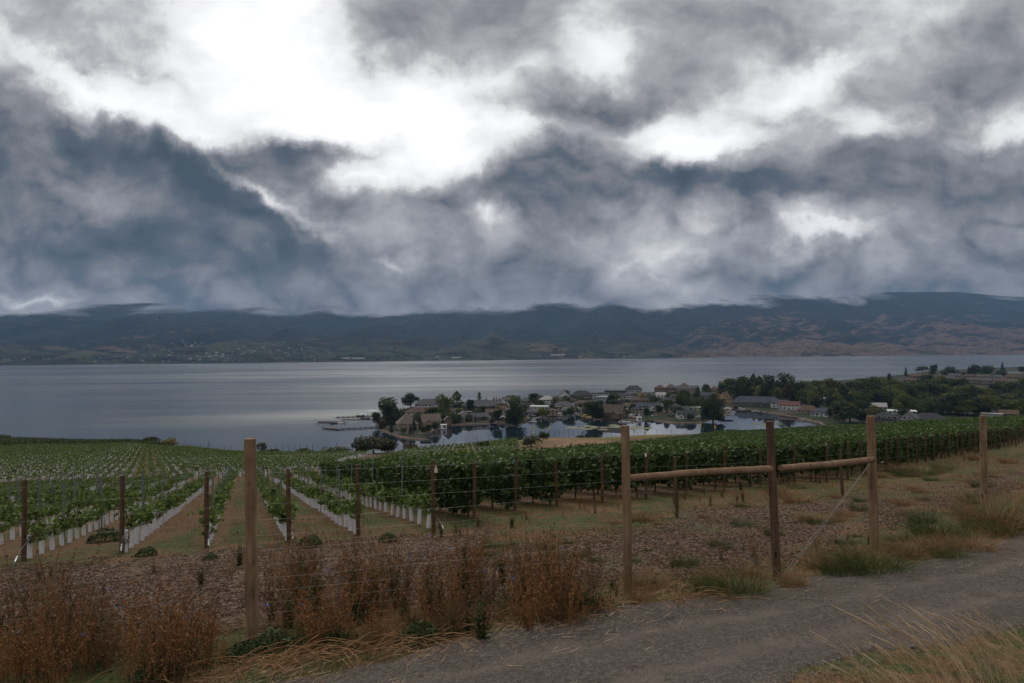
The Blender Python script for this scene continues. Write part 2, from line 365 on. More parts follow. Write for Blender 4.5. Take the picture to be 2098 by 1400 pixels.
# ------------------------------------------------------------------ ground sheet
th = np.radians(np.concatenate([np.arange(-180, -58, 4.0), np.arange(-58, 58, 0.24), np.arange(58, 181, 4.0)]))
rr = np.concatenate([[0.05], np.geomspace(0.5, 60, 190), np.geomspace(61, 620, 150)])
TH, RR = np.meshgrid(th, rr); GX = RR * np.sin(TH); GY = RR * np.cos(TH); GZ = T(GX, GY)
nr, nt_ = GX.shape; idx = np.arange(nr * nt_).reshape(nr, nt_)
gf = np.stack([idx[:-1, :-1], idx[:-1, 1:], idx[1:, 1:], idx[1:, :-1]], -1).reshape(-1, 4)[:, ::-1]
gx, gy = GX.ravel(), GY.ravel()
onroad = sstep(.15, .60, -seg_dist(gx, gy, RF)) * sstep(.15, .60, seg_dist(gx, gy, RN)); GZ = GZ - (.07 * onroad).reshape(GZ.shape)
dF = seg_dist(gx, gy, FL); dE = seg_dist(gx, gy, EL); GPU = pu_of(gx, gy); GL = lip_of(GPU)
X0 = gx + .396 * gy
jit = (fbm(gx * .5, gy * .5, 21, 4) - .5)
mulch = sstep(0.2, 1.0, dF + jit * 1.2) * (1 - sstep(-5.6, -4.2, dE + jit * 3.5)) * (1 - .75 * sstep(.52, .70, fbm(gx * .7, gy * .7, 25, 4))) 
mulch = np.where(gx < -0.5, sstep(0.2, 1.0, dF + jit * 1.2) * (1 - sstep(-1.4, 0.2, dE + jit * 1.6)), mulch)
field = sstep(0, 2, dE)                                        # inside the vineyard
lane = np.abs(((X0 - 1.1) / 1.9) % 1.0 - 0.5) * 2                # 1 under a row, 0 in mid alley
grassy = field * (1 - sstep(.35, .8, lane)) * sstep(.42, .62, fbm(gx * .35, gy * .35, 31, 4) + .10 * (X0 > -1.5) * (X0 < .6))
patch = sstep(1085, 1150, GPU + jit * 60) * (1 - sstep(1240, 1300, GPU + jit * 60)) * sstep(95, 110, gy + jit * 20) * (1 - sstep(195, 215, gy + jit * 10))
meadow = sstep(880, 960, GPU) * (1 - sstep(1330, 1400, GPU)) * sstep(-65, -35, gy - GL)
track = 1 - sstep(2.0, 3.4, np.abs(seg_dist(gx, gy, [(-14.5, 62), (-18, 80), (-24, 110), (-26, 150), (-27, 170)], False) + jit * 1.5))
gme = mesh_np('ground', np.stack([gx, gy, GZ.ravel()], 1), gf, dict(mulch=mulch, grassy=grassy, field=field, patch=patch, meadow=meadow, track=track, lane=lane * field), True)
ground = struct(link('ground', gme))
m, nt, out = newmat('hillside soil and grass'); b = NB(nt); P = b.n('ShaderNodeNewGeometry').outputs['Position']
big = b.noise(P, 0.35, 4); mid = b.noise(P, 2.2, 5, .6); fine = b.noise(P, 14, 5, .65); tiny = b.noise(P, 55, 3, .6)
straw = b.ramp(fine, [(0.3, (.055, .030, .016)), (0.5, (.130, .072, .037)), (0.72, (.255, .155, .078))])
grs = b.ramp(fine, [(0.3, (.022, .036, .012)), (0.7, (.085, .105, .035))])
soil = b.ramp(tiny, [(0.3, (.050, .030, .019)), (0.7, (.17, .102, .063))])
chip = b.n('ShaderNodeTexVoronoi'); chip.inputs['Scale'].default_value = 16; b.l(b.mapping(P, (1, 1.8, 1), (0, 0, .6)), chip.inputs['Vector'])
chipc = b.ramp(chip.outputs['Color'], [(0.15, (.045, .027, .018)), (0.55, (.115, .071, .048)), (0.9, (.25, .175, .125))])
col = b.mix(b.step(b.math('ADD', mid, b.math('MULTIPLY', big, .6)), .68, .92), straw, grs)
fieldc = b.mix(b.step(b.math('ADD', mid, b.math('MULTIPLY', big, .3)), .50, .74), soil, straw)
col = b.mix(b.math('MULTIPLY', b.attr('field'), .85), col, fieldc)
col = b.mix(b.math('MULTIPLY', b.attr('grassy'), b.step(mid, .3, .55)), col, grs)
col = b.mix(b.attr('mulch'), col, chipc)
col = b.mix(b.math('MULTIPLY', b.attr('meadow'), b.step(mid, .2, .6)), col, b.ramp(mid, [(.3, (.085, .085, .025)), (.7, (.19, .16, .045))]))
pc = b.ramp(b.math('ADD', big, b.math('MULTIPLY', mid, .3)), [(.5, (.07, .048, .040)), (.72, (.27, .16, .085))])
col = b.mix(b.attr('patch'), col, pc); col = b.mix(b.attr('track'), col, (.085, .058, .045))
hgt = b.math('ADD', b.math('MULTIPLY', fine, .6), b.math('MULTIPLY', chip.outputs['Distance'], b.attr('mulch')))
b.l(b.bsdf(col, .95, b.bump(hgt, .7, .06), 0, .1), out.inputs[0]); gme.materials.append(m)

# ------------------------------------------------------------------ gravel road
NW = 40; ws = np.linspace(0, 1, NW)
wa, wb = np.maximum(1 - ws * 5, 0), np.maximum(ws * 5 - 4, 0)
rx = fa[:, None, 0] * (1 - ws) + fb[:, None, 0] * ws + fa[:, None, 2] * wa + fb[:, None, 2] * wb; ry = fa[:, None, 1] * (1 - ws) + fb[:, None, 1] * ws + fa[:, None, 3] * wa + fb[:, None, 3] * wb
rut = -.035 * (np.exp(-((ws - .33) / .07) ** 2) + np.exp(-((ws - .72) / .07) ** 2))
edge = np.minimum(sstep(0, .08, ws), sstep(0, .08, 1 - ws))
rz = T(rx, ry) + .012 - .05 * (1 - np.minimum(sstep(0, .03, ws), sstep(0, .03, 1 - ws))) + (.012 + rut + .012 * (vnoise(rx * 9, ry * 9, 71) - .5)) * edge
ii = np.arange(1400 * NW).reshape(1400, NW); rf = np.stack([ii[:-1, :-1], ii[1:, :-1], ii[1:, 1:], ii[:-1, 1:]], -1).reshape(-1, 4)
rme = mesh_np('road', np.stack([rx, ry, rz], -1).reshape(-1, 3), rf, dict(across=np.broadcast_to(ws, rx.shape).ravel()), True)
road = struct(link('gravel_road', rme))
m, nt, out = newmat('road gravel'); b = NB(nt); P = b.n('ShaderNodeNewGeometry').outputs['Position']
vo = b.n('ShaderNodeTexVoronoi'); vo.inputs['Scale'].default_value = 80; b.l(P, vo.inputs['Vector'])
vo2 = b.n('ShaderNodeTexVoronoi'); vo2.inputs['Scale'].default_value = 25; b.l(P, vo2.inputs['Vector'])
st = b.ramp(b.math('ADD', b.math('MULTIPLY', vo.outputs['Color'], .65), b.math('MULTIPLY', vo2.outputs['Color'], .35)), [(.1, (.052, .043, .036)), (.5, (.104, .086, .072)), (.9, (.205, .174, .150))])
dust = b.ramp(b.noise(P, 40, 4), [(.3, (.145, .116, .094)), (.7, (.195, .158, .13))])
ac = b.attr('across'); lan = b.math('ADD', ac, b.math('MULTIPLY', b.math('SUBTRACT', b.noise(P, .9, 4), .5), .18))
tr1 = b.math('SUBTRACT', 1.0, b.step(b.math('ABSOLUTE', b.math('SUBTRACT', lan, .36)), .02, .11)); tr2 = b.math('SUBTRACT', 1.0, b.step(b.math('ABSOLUTE', b.math('SUBTRACT', lan, .72)), .02, .13))
f = b.math('MULTIPLY', b.math('MAXIMUM', tr1, tr2), b.step(b.noise(P, 3, 5), .30, .60))
col = b.mix(b.math('MULTIPLY', f, .8), st, dust)
col = b.mix(b.math('MULTIPLY', b.step(b.noise(P, 1.3, 5, .6), .5, .75), .35), col, (.075, .062, .052))
b.l(b.bsdf(col, .95, b.bump(b.math('ADD', vo.outputs['Distance'], b.math('MULTIPLY', vo2.outputs['Distance'], 1.3)), .75, .02), 0, .15), out.inputs[0]); rme.materials.append(m)

# ------------------------------------------------------------------ lake
lk = MB(); lk.add([(-30000, -2000, 0), (30000, -2000, 0), (30000, 14000, 0), (-30000, 14000, 0)], [(0, 1, 2, 3)])
m, nt, out = newmat('lake water'); b = NB(nt); P = b.n('ShaderNodeNewGeometry').outputs['Position']; sp = b.n('ShaderNodeSeparateXYZ'); b.l(P, sp.inputs[0])
X, Y = sp.outputs[0], sp.outputs[1]
bay = b.math('MULTIPLY', b.step(X, -175, -60), b.math('SUBTRACT', 1.0, b.step(b.math('SUBTRACT', Y, b.math('MULTIPLY', X, .75)), 640, 720)))
st1 = b.noise(b.mapping(P, (.00042, .0060, 1), (0, 0, .05)), 1.0, 7, .60, .6)
st2 = b.noise(b.mapping(P, (.0011, .020, 1), (0, 0, -.05)), 1.0, 4, .6, .2)
big_ = b.noise(b.mapping(P, (.0011, .0021, 1)), 1.0, 3, .5, .4)
strk = b.step(b.math('ADD', b.math('ADD', b.math('MULTIPLY', st1, .60), b.math('MULTIPLY', b.math('SUBTRACT', big_, .42), .55)), b.math('MULTIPLY', st2, .28)), .34, .66)
def gust(x, y, sx_, sy_, rot):                 # a patch of wind-ruffled water
    m_ = b.n('ShaderNodeMapping', vector_type='TEXTURE'); m_.inputs['Location'].default_value = (x, y, 0); m_.inputs['Rotation'].default_value = (0, 0, rot); m_.inputs['Scale'].default_value = (sx_, sy_, 1000)
    b.l(P, m_.inputs['Vector']); g_ = b.n('ShaderNodeTexGradient', gradient_type='SPHERICAL'); b.l(m_.outputs[0], g_.inputs['Vector']); return g_.outputs['Fac']
gs = b.math('ADD', b.math('MULTIPLY', gust(-200, 620, 210, 75, .25), 1.3), b.math('MULTIPLY', gust(150, 1250, 620, 520, 0), .9)); gs = b.math('ADD', gs, b.math('MULTIPLY', gust(-350, 1700, 900, 420, .1), .6))
strk = b.math('ADD', b.math('MULTIPLY', strk, .62), b.math('MULTIPLY', gs, b.math('ADD', .45, b.math('MULTIPLY', strk, .55))))
rip = b.noise(b.mapping(P, (.5, 1.1, 1)), 1.0, 4, .6)
rgh = b.math('MULTIPLY', b.math('ADD', .17, b.math('MULTIPLY', strk, .17)), b.math('SUBTRACT', 1.0, bay))
rgh = b.math('ADD', rgh, .012)
bp = b.n('ShaderNodeBump'); bp.inputs['Distance'].default_value = .12; b.l(rip, bp.inputs['Height'])
b.l(b.math('MULTIPLY', b.math('SUBTRACT', 1.0, b.math('MULTIPLY', bay, .93)), b.math('ADD', .14, b.math('MULTIPLY', strk, .36))), bp.inputs['Strength'])
pr = b.n('ShaderNodeBsdfPrincipled'); pr.inputs['Base Color'].default_value = (.010, .020, .028, 1); b.l(rgh, pr.inputs['Roughness']); pr.inputs['IOR'].default_value = 1.5; pr.inputs['Specular IOR Level'].default_value = .6
b.l(bp.outputs[0], pr.inputs['Normal']); b.l(pr.outputs[0], out.inputs[0])
lake = struct(link('lake', lk.mesh('lake', m)))

# ------------------------------------------------------------------ hills across the lake
HP = np.array([-900, -300, 0, 150, 290, 400, 560, 800, 1049, 1180, 1270, 1330, 1400, 1600, 1700, 1750, 1850, 1960, 2040, 2098, 2500, 3100], float)
HV = np.array([112, 108, 96, 98, 100, 98, 94, 94, 96, 104, 118, 112, 104, 106, 110, 108, 107, 107, 100, 96, 92, 92], float)
CB = np.array([80, 78, 76, 80, 90, 82, 75, 75, 77, 82, 86, 84, 88, 92, 98, 96, 106, 110, 104, 100, 100, 100], float)   # where the cloud base cuts the slope
SV = np.interp(HP, [-900, 0, 1049, 2098, 3100], [33, 26.7, 22, 18.3, 15])
hpx = np.linspace(-900, 3100, 620); ht = np.linspace(0, 1, 150)
hu = (hpx - 1049) / F; shY = 60 * F / np.interp(hpx, HP, SV); rgY = shY + 4200 + 500 * np.sin(hpx / 260)
hX = np.zeros((150, 620)); hY = np.zeros_like(hX); hZ = np.zeros_like(hX)
for j, t in enumerate(ht):
    Yj = shY + (rgY - shY) * t; Xj = hu * Yj; hY[j] = Yj + 60 * (fbm(Xj / 500, Yj / 500, 81, 3) - .5) * min(1, (j > 0)); hX[j] = Xj
    top = np.interp(hpx, HP, HV) * rgY / F + EYE
    prof = .30 * t + .55 * t ** 1.6 + .15 * sstep(.75, 1, t)
    rel = (fbm(Xj / 1500 + .3 * t, Yj / 1500, 91, 6, .55) - .5) * 330 * math.sin(math.pi * min(1, t * 1.0)) ** .8
    gul = -np.abs(fbm(Xj / 420, Yj / 2600, 97, 4) - .5) * 2 * 240 * math.sin(math.pi * t) + 45 * math.sin(math.pi * t)
    bench = 30 * sstep(0.02, .10, t) * np.interp(hpx, [900, 1500], [.2, 1.2])
    hZ[j] = np.maximum(-3 + top * prof + rel + gul + bench, -3 + 260 * t ** 1.2 * 0.6)
    if j == 0: hZ[j] = -3
hZ[-1] = np.interp(hpx, HP, HV) * hY[-1] / F + EYE
ii = np.arange(150 * 620).reshape(150, 620); hf = np.stack([ii[:-1, :-1], ii[:-1, 1:], ii[1:, 1:], ii[1:, :-1]], -1).reshape(-1, 4)
HB = np.broadcast_to(hpx, hX.shape)
cov = ((hZ - EYE) / hY * F - np.interp(HB, HP, CB)) / 12
fade = sstep(.62, 1.0, np.broadcast_to(ht[:, None], hX.shape)) 
rocky = sstep(1150, 1550, HB) ; 
hme = mesh_np('hills', np.stack([hX, hY, hZ], -1).reshape(-1, 3), hf, dict(cov=cov.ravel(), up=np.broadcast_to(ht[:, None], hX.shape).ravel(), rocky=rocky.ravel()), True)
hills = struct(link('hills', hme))
m, nt, out = newmat('forested hills'); b = NB(nt); g = b.n('ShaderNodeNewGeometry'); P = g.outputs['Position']; up = b.attr('up'); rk = b.attr('rocky')
h1 = b.noise(P, .0016, 6, .6); h2 = b.noise(b.mapping(P, (1, 1, 3)), .007, 6, .68); h3 = b.noise(P, .03, 4, .65)
forest = b.ramp(h3, [(.35, (.004, .008, .008)), (.65, (.017, .027, .018))])
grass = b.ramp(h3, [(.3, (.075, .050, .035)), (.7, (.18, .122, .088))])
pv_ = b.n('ShaderNodeTexVoronoi'); pv_.inputs['Scale'].default_value = .0032; b.l(P, pv_.inputs['Vector'])
fields = b.ramp(pv_.outputs['Color'], [(.2, (.030, .042, .024)), (.5, (.055, .068, .038)), (.62, (.12, .085, .06)), (.8, (.02, .03, .02))])
gm = b.step(b.math('ADD', b.math('ADD', b.math('MULTIPLY', h1, .5), b.math('MULTIPLY', h2, .7)), b.math('ADD', b.math('MULTIPLY', rk, .085), b.math('MULTIPLY', up, -.22))), .565, .68)
col = b.mix(gm, forest, grass)
fm = b.math('MULTIPLY', b.math('SUBTRACT', 1.0, b.step(up, .16, .30)), b.math('SUBTRACT', 1.0, rk))
col = b.mix(b.math('MULTIPLY', fm, b.step(h2, .42, .55)), col, fields)
p = b.bsdf(col, .95, b.bump(b.math('ADD', h2, b.math('MULTIPLY', h3, .3)), 1.0, 60), 0, .05)
ww = b.noise(b.mapping(P, (1, 1, 2.2)), .0011, 7, .62); al = b.step(b.math('ADD', b.attr('cov'), b.math('MULTIPLY', b.math('SUBTRACT', ww, .5), 6.5)), -.55, .95)   # the cloud that swallows the crest
tr = b.n('ShaderNodeBsdfTransparent'); mxs = b.n('ShaderNodeMixShader'); b.l(al, mxs.inputs[0]); b.l(p, mxs.inputs[1]); b.l(tr.outputs[0], mxs.inputs[2])
b.l(mxs.outputs[0], out.inputs[0]); hme.materials.append(m)
# ------------------------------------------------------------------ small-geometry builders
def prisms(p0, p1, r0, r1):
    """thin three-sided rods between point arrays"""
    p0 = np.asarray(p0, float); p1 = np.asarray(p1, float); n = len(p0); t = p1 - p0; L = np.linalg.norm(t, axis=1, keepdims=True) + 1e-9; t = t / L
    ref = np.where(np.abs(t[:, 2:3]) < .9, np.array([[0, 0, 1.0]]), np.array([[1.0, 0, 0]]))
    a = np.cross(t, ref); a /= np.linalg.norm(a, axis=1, keepdims=True) + 1e-9; bb = np.cross(t, a)
    r0 = np.broadcast_to(np.asarray(r0, float).reshape(-1, 1), (n, 1)); r1 = np.broadcast_to(np.asarray(r1, float).reshape(-1, 1), (n, 1))
    vs = []
    for p, r in ((p0, r0), (p1, r1)):
        for k in range(3):
            an = 2 * math.pi * k / 3; vs.append(p + (a * math.cos(an) + bb * math.sin(an)) * r)
    co = np.stack(vs, 1).reshape(-1, 3); o = (np.arange(n) * 6)[:, None]
    fs = np.concatenate([o + np.array([[k, (k + 1) % 3, 3 + (k + 1) % 3, 3 + k]]) for k in range(3)], 0)
    return co, fs
def leaves(c, size, aspect=.8, up=None, upw=0.0, g=rng):
    """diamond leaf faces, folded a little along the midrib, at centres c"""
    n = len(c); d = g.normal(size=(n, 3)); d /= np.linalg.norm(d, axis=1, keepdims=True)
    nn = g.normal(size=(n, 3))
    if up is not None: nn = nn * (1 - upw) + np.asarray(up) * upw * 2
    s = np.cross(nn, d); s /= np.linalg.norm(s, axis=1, keepdims=True) + 1e-9; nn = np.cross(d, s)
    size = np.broadcast_to(np.asarray(size, float), (n,))[:, None]
    a = c - d * size * .5; e = c + d * size * .5; m0 = c + s * size * aspect * .5 + nn * size * .12; m1 = c - s * size * aspect * .5 + nn * size * .12
    co = np.stack([a, m0, e, m1], 1).reshape(-1, 3); fs = np.arange(n * 4).reshape(n, 4)
    return co, fs
def vine_leaves(c, size, g=rng):
    """five-lobed leaf as six small faces is too heavy for a whole block: two quads give a notched outline"""
    n = len(c); d = g.normal(size=(n, 3)); d[:, 2] -= .4; d /= np.linalg.norm(d, axis=1, keepdims=True); nn = g.normal(size=(n, 3)); nn[:, 2] += .8
    s = np.cross(nn, d); s /= np.linalg.norm(s, axis=1, keepdims=True) + 1e-9; nn = np.cross(d, s)
    size = np.broadcast_to(np.asarray(size, float), (n,))[:, None]
    def P(u, v, w): return c + d * size * u + s * size * v + nn * size * w
    co = np.stack([P(-.35, 0, 0), P(-.45, .34, .10), P(.05, .52, .12), P(.55, 0, -.02), P(.05, -.52, .12), P(-.45, -.34, .10)], 1).reshape(-1, 3)
    o = (np.arange(n) * 6)[:, None]; fs = np.concatenate([o + np.array([[0, 1, 2, 3]]), o + np.array([[0, 3, 4, 5]])], 0)
    return co, fs
def cat(parts):
    cs, fs, o = [], [], 0
    for c, f in parts: cs.append(c); fs.append(f + o); o += len(c)
    return np.concatenate(cs), np.concatenate(fs)

# ------------------------------------------------------------------ materials of the near things
def woodmat(name, a, bcol, top):
    m, nt, out = newmat(name); b = NB(nt); t = b.n('ShaderNodeTexCoord'); o = t.outputs['Object']
    g1 = b.noise(b.mapping(o, (26, 26, 1.3)), 1.0, 5, .65); g2 = b.noise(b.mapping(o, (5, 5, 2.4)), 1.0, 4, .6); g3 = b.noise(b.mapping(o, (70, 70, 2.2)), 1.0, 3, .6)
    kn = b.n('ShaderNodeTexVoronoi'); kn.inputs['Scale'].default_value = 1; b.l(b.mapping(o, (7, 7, 2.2)), kn.inputs['Vector'])
    col = b.ramp(b.math('ADD', b.math('MULTIPLY', g1, .55), b.math('MULTIPLY', g2, .45)), [(.30, a), (.52, bcol), (.75, top)])
    col = b.mix(b.math('SUBTRACT', 1.0, b.step(kn.outputs['Distance'], .05, .17)), col, tuple(x * .35 for x in a))
    col = b.mix(b.math('MULTIPLY', b.step(g3, .60, .68), .7), col, tuple(x * .3 for x in a))
    b.l(b.bsdf(col, .85, b.bump(b.math('ADD', g1, b.math('MULTIPLY', g3, .6)), .6, .01), 0, .2), out.inputs[0]); return m
M_POST = woodmat('treated pine', (.085, .048, .026), (.22, .14, .082), (.40, .285, .18))
M_DARKPOST = woodmat('dark pine', (.045, .028, .020), (.105, .062, .040), (.20, .125, .08))
M_RAIL = woodmat('weathered rail', (.13, .075, .045), (.25, .155, .095), (.36, .25, .165))
M_STAKE = woodmat('row post wood', (.042, .025, .014), (.095, .056, .032), (.165, .105, .065))
M_WIRE = plain('galvanised wire', (.28, .28, .27), .55, .15, 8, .7)
M_STEEL = plain('grey steel', (.20, .215, .23), .5, .2, 4, .5)
M_TUBE = plain('white tube plastic', (.66, .66, .68), .55, .10, 9)
M_HOSE = plain('black hose', (.035, .035, .037), .45, .2, 6)
M_VINE = leafmat('young vine leaves', (.026, .052, .010), (.165, .220, .048), trans=.4)
M_VINE2 = leafmat('mature vine leaves', (.012, .027, .008), (.085, .138, .030), trans=.25, scale=.35)
M_BARK = plain('vine bark', (.07, .048, .035), .95, .4, 9, stretch=(3, 3, .6))
M_WEED = leafmat('dry weed', (.045, .023, .011), (.31, .155, .070), .9, .1, 1.2)
M_WEED2 = leafmat('dark weed', (.030, .020, .012), (.22, .140, .075), .9, .1, 1.2)
M_WEED3 = leafmat('rust weed', (.065, .029, .011), (.41, .19, .072), .9, .15, 1.2)
M_WEEDG = leafmat('weed green', (.014, .030, .008), (.060, .095, .022), .6, .3, 1.2)
M_STRAW = leafmat('straw', (.40, .27, .15), (.78, .60, .38), .8, .2, 1.5)
M_DRYG = leafmat('dry grass', (.13, .068, .028), (.44, .27, .125), .85, .2, .6)
M_TUFT = leafmat('green tuft', (.030, .052, .014), (.16, .185, .055), .7, .3, .8)

# ------------------------------------------------------------------ near deer fence
fence = tag(link('deer_fence', None, loc=(1.53, 9.0, Tz(1.53, 9.0))), 'tall deer fence of round wooden posts and wire mesh between the road and the vineyard', 'fence')
FO = Vector(fence.location)
def round_post(p0, p1, r, name, mat, parent, org, sides=20, seed=0):
    b = MB(); n = 10; p0 = Vector(p0); p1 = Vector(p1); q = random.Random(seed); pts = []; rad = []
    for i in range(n + 1):
        t = i / n; pts.append(p0.lerp(p1, t) - org + Vector((q.uniform(-.003, .003), q.uniform(-.003, .003), 0))); rad.append(r * (1.05 - .09 * t) * q.uniform(.985, 1.015))
    pts.append(pts[-1] + (p1 - p0).normalized() * .006); rad.append(rad[-1] * .90)
    b.tube(pts, rad, sides); return link(name, b.mesh(name, mat, False), parent)
POSTS = [(517, 512, 900, 7.5, .064), (1287, 1281, 873, 9.0, .058), (1592, 1577, 864, 9.5, .056), (1793, 1784, 853, 11.5, .070), (2019, 2014, 852, 16.5, .074)]
tops = []
for k, (bx, tx, ty, Y, r) in enumerate(POSTS):
    bp = at_depth(bx, 1200, Y); g = Vector((bp.x, Y, Tz(bp.x, Y))); tp = at_depth(tx, ty, Y); tops.append((g, tp, r))
    round_post(g - (tp - g).normalized() * .35, tp, r, 'post', M_DARKPOST if k == 2 else M_POST, fence, FO, seed=k)
for (x, y) in ((-7.3, 5.97), (16.4, 21.2)):
    g = Vector((x, y, Tz(x, y))); tp = g + Vector((0, 0, 2.2)); tops.insert(0 if x < 0 else len(tops), (g, tp, .065)); round_post(g - Vector((0, 0, .3)), tp, .065, 'post', M_POST, fence, FO, seed=int(x) + 50)
def rail(pa, pb, r, bow, seed):
    b = MB(); q = random.Random(seed); pts = []; rad = []
    for i in range(15):
        t = i / 14; pts.append(pa.lerp(pb, t) - FO + Vector((0, 0, bow * math.sin(math.pi * t) + q.uniform(-.004, .004)))); rad.append(r * q.uniform(.95, 1.05) * (1.0 + .12 * t))
    b.tube(pts, rad, 16); return link('rail', b.mesh('rail', M_RAIL), fence)
rail(at_depth(1290, 979, 9.03), at_depth(1580, 961, 9.48), .043, .012, 3)
rail(at_depth(1599, 959, 9.56), at_depth(1788, 942, 11.42), .046, -.010, 4)
def wires(pairs, r, name, parent, org, mat=M_WIRE):
    co, fs = prisms([tuple(a - org) for a, _ in pairs], [tuple(c - org) for _, c in pairs], r, r)
    return link(name, mesh_np(name, co, fs, mats=[mat]), parent)
W1 = [(at_depth(1786, 945, 11.4), at_depth(1606, 1176, 9.52)), (at_depth(1784, 950, 11.4), at_depth(1616, 1172, 9.60))]
wires(W1, .0028, 'brace_wire', fence, FO); wires([(at_depth(1290, 985, 8.96), at_depth(1586, 1170, 9.42)), (at_depth(1290, 990, 8.96), at_depth(1586, 1174, 9.42))], .0022, 'brace_wire', fence, FO)
HW = [.08, .18, .29, .41, .54, .68, .83, .99, 1.15, 1.32, 1.49, 1.66, 1.83, 2.02]
for (g0, t0, r0), (g1, t1, r1) in zip(tops[:-1], tops[1:]):
    d = (g1 - g0).normalized(); nrm = Vector((d.y, -d.x, 0)).normalized(); a0 = nrm * (r0 + .004); a1 = nrm * (r1 + .004); pr = []
    for h in HW:
        pts = [(g0 + a0 + (t0 - g0) * (h / 2.2)).lerp(g1 + a1 + (t1 - g1) * (h / 2.2), i / 6) + Vector((0, 0, -.012 * math.sin(math.pi * i / 6) + rnd.uniform(-.006, .006) * (0 < i < 6))) for i in range(7)]
        pr += list(zip(pts[:-1], pts[1:]))
    c1, f1 = prisms([tuple(a - FO) for a, _ in pr], [tuple(c - FO) for _, c in pr], .0008, .0008); pv2 = []
    L = (g1 - g0).length; nv = int(L / .305)
    for i in range(1, nv):
        t = i / nv; pv2.append((g0.lerp(g1, t) + a0.lerp(a1, t) + Vector((0, 0, .06)), g0.lerp(g1, t) + a0.lerp(a1, t) + (t0 - g0).lerp(t1 - g1, t) * (2.02 / 2.2)))
    c2, f2 = prisms([tuple(a - FO) for a, _ in pv2], [tuple(c - FO) for _, c in pv2], .0007, .0007)
    co, fs = cat([(c1, f1), (c2, f2)]); link('wire_mesh', mesh_np('wire_mesh', co, fs, mats=[M_WIRE]), fence)

# ------------------------------------------------------------------ young vines in white tubes
ORD = ['nearest', 'second', 'third', 'fourth', 'fifth', 'sixth', 'seventh', 'eighth', 'ninth', 'tenth', 'eleventh', 'twelfth', 'thirteenth', 'fourteenth', 'fifteenth', 'sixteenth', 'seventeenth', 'eighteenth', 'nineteenth', 'twentieth']
def young_leaf_mesh(seed, n, size, hgt):
    g = np.random.default_rng(seed); cs = []; stems = []
    for k in range(g.integers(3, 6)):
        a = g.uniform(0, 6.28); lean = g.uniform(.08, .34); h = g.uniform(.75, 1.0) * hgt; q = n // 4
        t = g.uniform(.0, 1, q) ** .8; x = np.cos(a) * lean * t ** 1.4; y = np.sin(a) * lean * t ** 1.4
        z = .46 + (h - .46) * t - .10 * t ** 3; sp = .05 + .075 * np.sin(np.pi * np.clip(t, .05, .95))
        cs.append(np.stack([x, y, z], 1) + g.normal(size=(q, 3)) * sp[:, None]); tt = np.linspace(0, 1, 6)
        p = np.stack([np.cos(a) * lean * tt ** 1.4, np.sin(a) * lean * tt ** 1.4, .3 + (h - .3) * tt], 1); stems.append(prisms(p[:-1], p[1:], .005, .004))
    c = np.concatenate(cs); c[:, 2] = np.maximum(c[:, 2], .44 + .1 * g.random(len(c))); lv = vine_leaves(c, g.uniform(.6, 1.25, len(c)) * size, g)
    co, fs = cat([lv] + stems); tint = np.full(len(co), .15); tint[:len(lv[0])] = np.repeat(g.uniform(0, 1, len(c)), 6)
    return mesh_np('foliage', co, fs, dict(tint=tint), mats=[M_VINE])
YL = [young_leaf_mesh(100 + i, (90, 120, 165, 110)[i % 4], .105, .84 + .07 * (i % 4)) for i in range(8)]
def tube_mesh(seed):
    b = MB(); q = random.Random(seed); r = .053; lx, ly = q.uniform(-.03, .03), q.uniform(-.03, .03); n = 8
    vs = [((r * math.cos(2 * math.pi * k / n)) + lx * z, (r * math.sin(2 * math.pi * k / n)) + ly * z, z * .53 - .03 + (.012 * math.cos(2 * math.pi * k / n) if z else 0)) for z in (0, 1) for k in range(n)]
    vs += [(x * .90 + lx * .1, y * .90 + ly * .1, z) for x, y, z in vs]
    fs = [(k, (k + 1) % n, n + (k + 1) % n, n + k) for k in range(n)] + [(2 * n + k, 3 * n + k, 3 * n + (k + 1) % n, 2 * n + (k + 1) % n) for k in range(n)] + [(n + k, n + (k + 1) % n, 3 * n + (k + 1) % n, 3 * n + k) for k in range(n)]
    b.add(vs, fs); return b.mesh('grow_tube', M_TUBE)
TB = [tube_mesh(i) for i in range(5)]
YROWS = [4.83, 2.83, 1.10, -.80, -2.65, -4.66] + [-6.6 - 1.92 * i for i in range(19)]
RNAME = ['young row beside the mature vines', 'second young row from the mature vines', 'row right of the leftmost fence post', 'row left of the leftmost fence post', 'second row left of the leftmost fence post', 'row behind the black hose']
RFAR = 'rows left of the black hose'
cand = []
for ri, x0 in enumerate(YROWS):
    Y = row_start(x0) + .55; k = 0
    while Y < 61.5:
        X = row_xy(x0, Y); px = 1049 + 1400 * X / Y
        if -30 < px < 2100: cand.append((Y, ri, k, X))
        Y += .86 + rnd.uniform(-.06, .06); k += 1
cand.sort()
far_young = []
for i, (Y, ri, k, X) in enumerate(cand):
    if i >= 300 or rnd.random() < .03:
        far_young.append((X, Y)); continue
    z = Tz(X, Y)
    v = link('young_vine', None, loc=(X, Y, z), rz=rnd.uniform(0, 6.28))
    rn = RNAME[ri] if ri < 6 else RFAR
    if ri < 6 and k < 20:
        lb = f'young vine in white tube, {ORD[k]} up the {rn}'
    elif ri < 6: lb = f'young vine in white tube, far part of {rn}'
    else: lb = f'young vine in white tube, in the crowded {rn}'
    tag(v, lb, 'grapevine', 'young vines in white grow tubes')
    sc = rnd.uniform(.72, 1.05) * (.62 if k == 0 and ri in (3, 4) else 1)
    link('foliage', YL[rnd.randrange(8)], v, scale=(sc, sc, sc)); link('grow_tube', TB[rnd.randrange(5)], v)
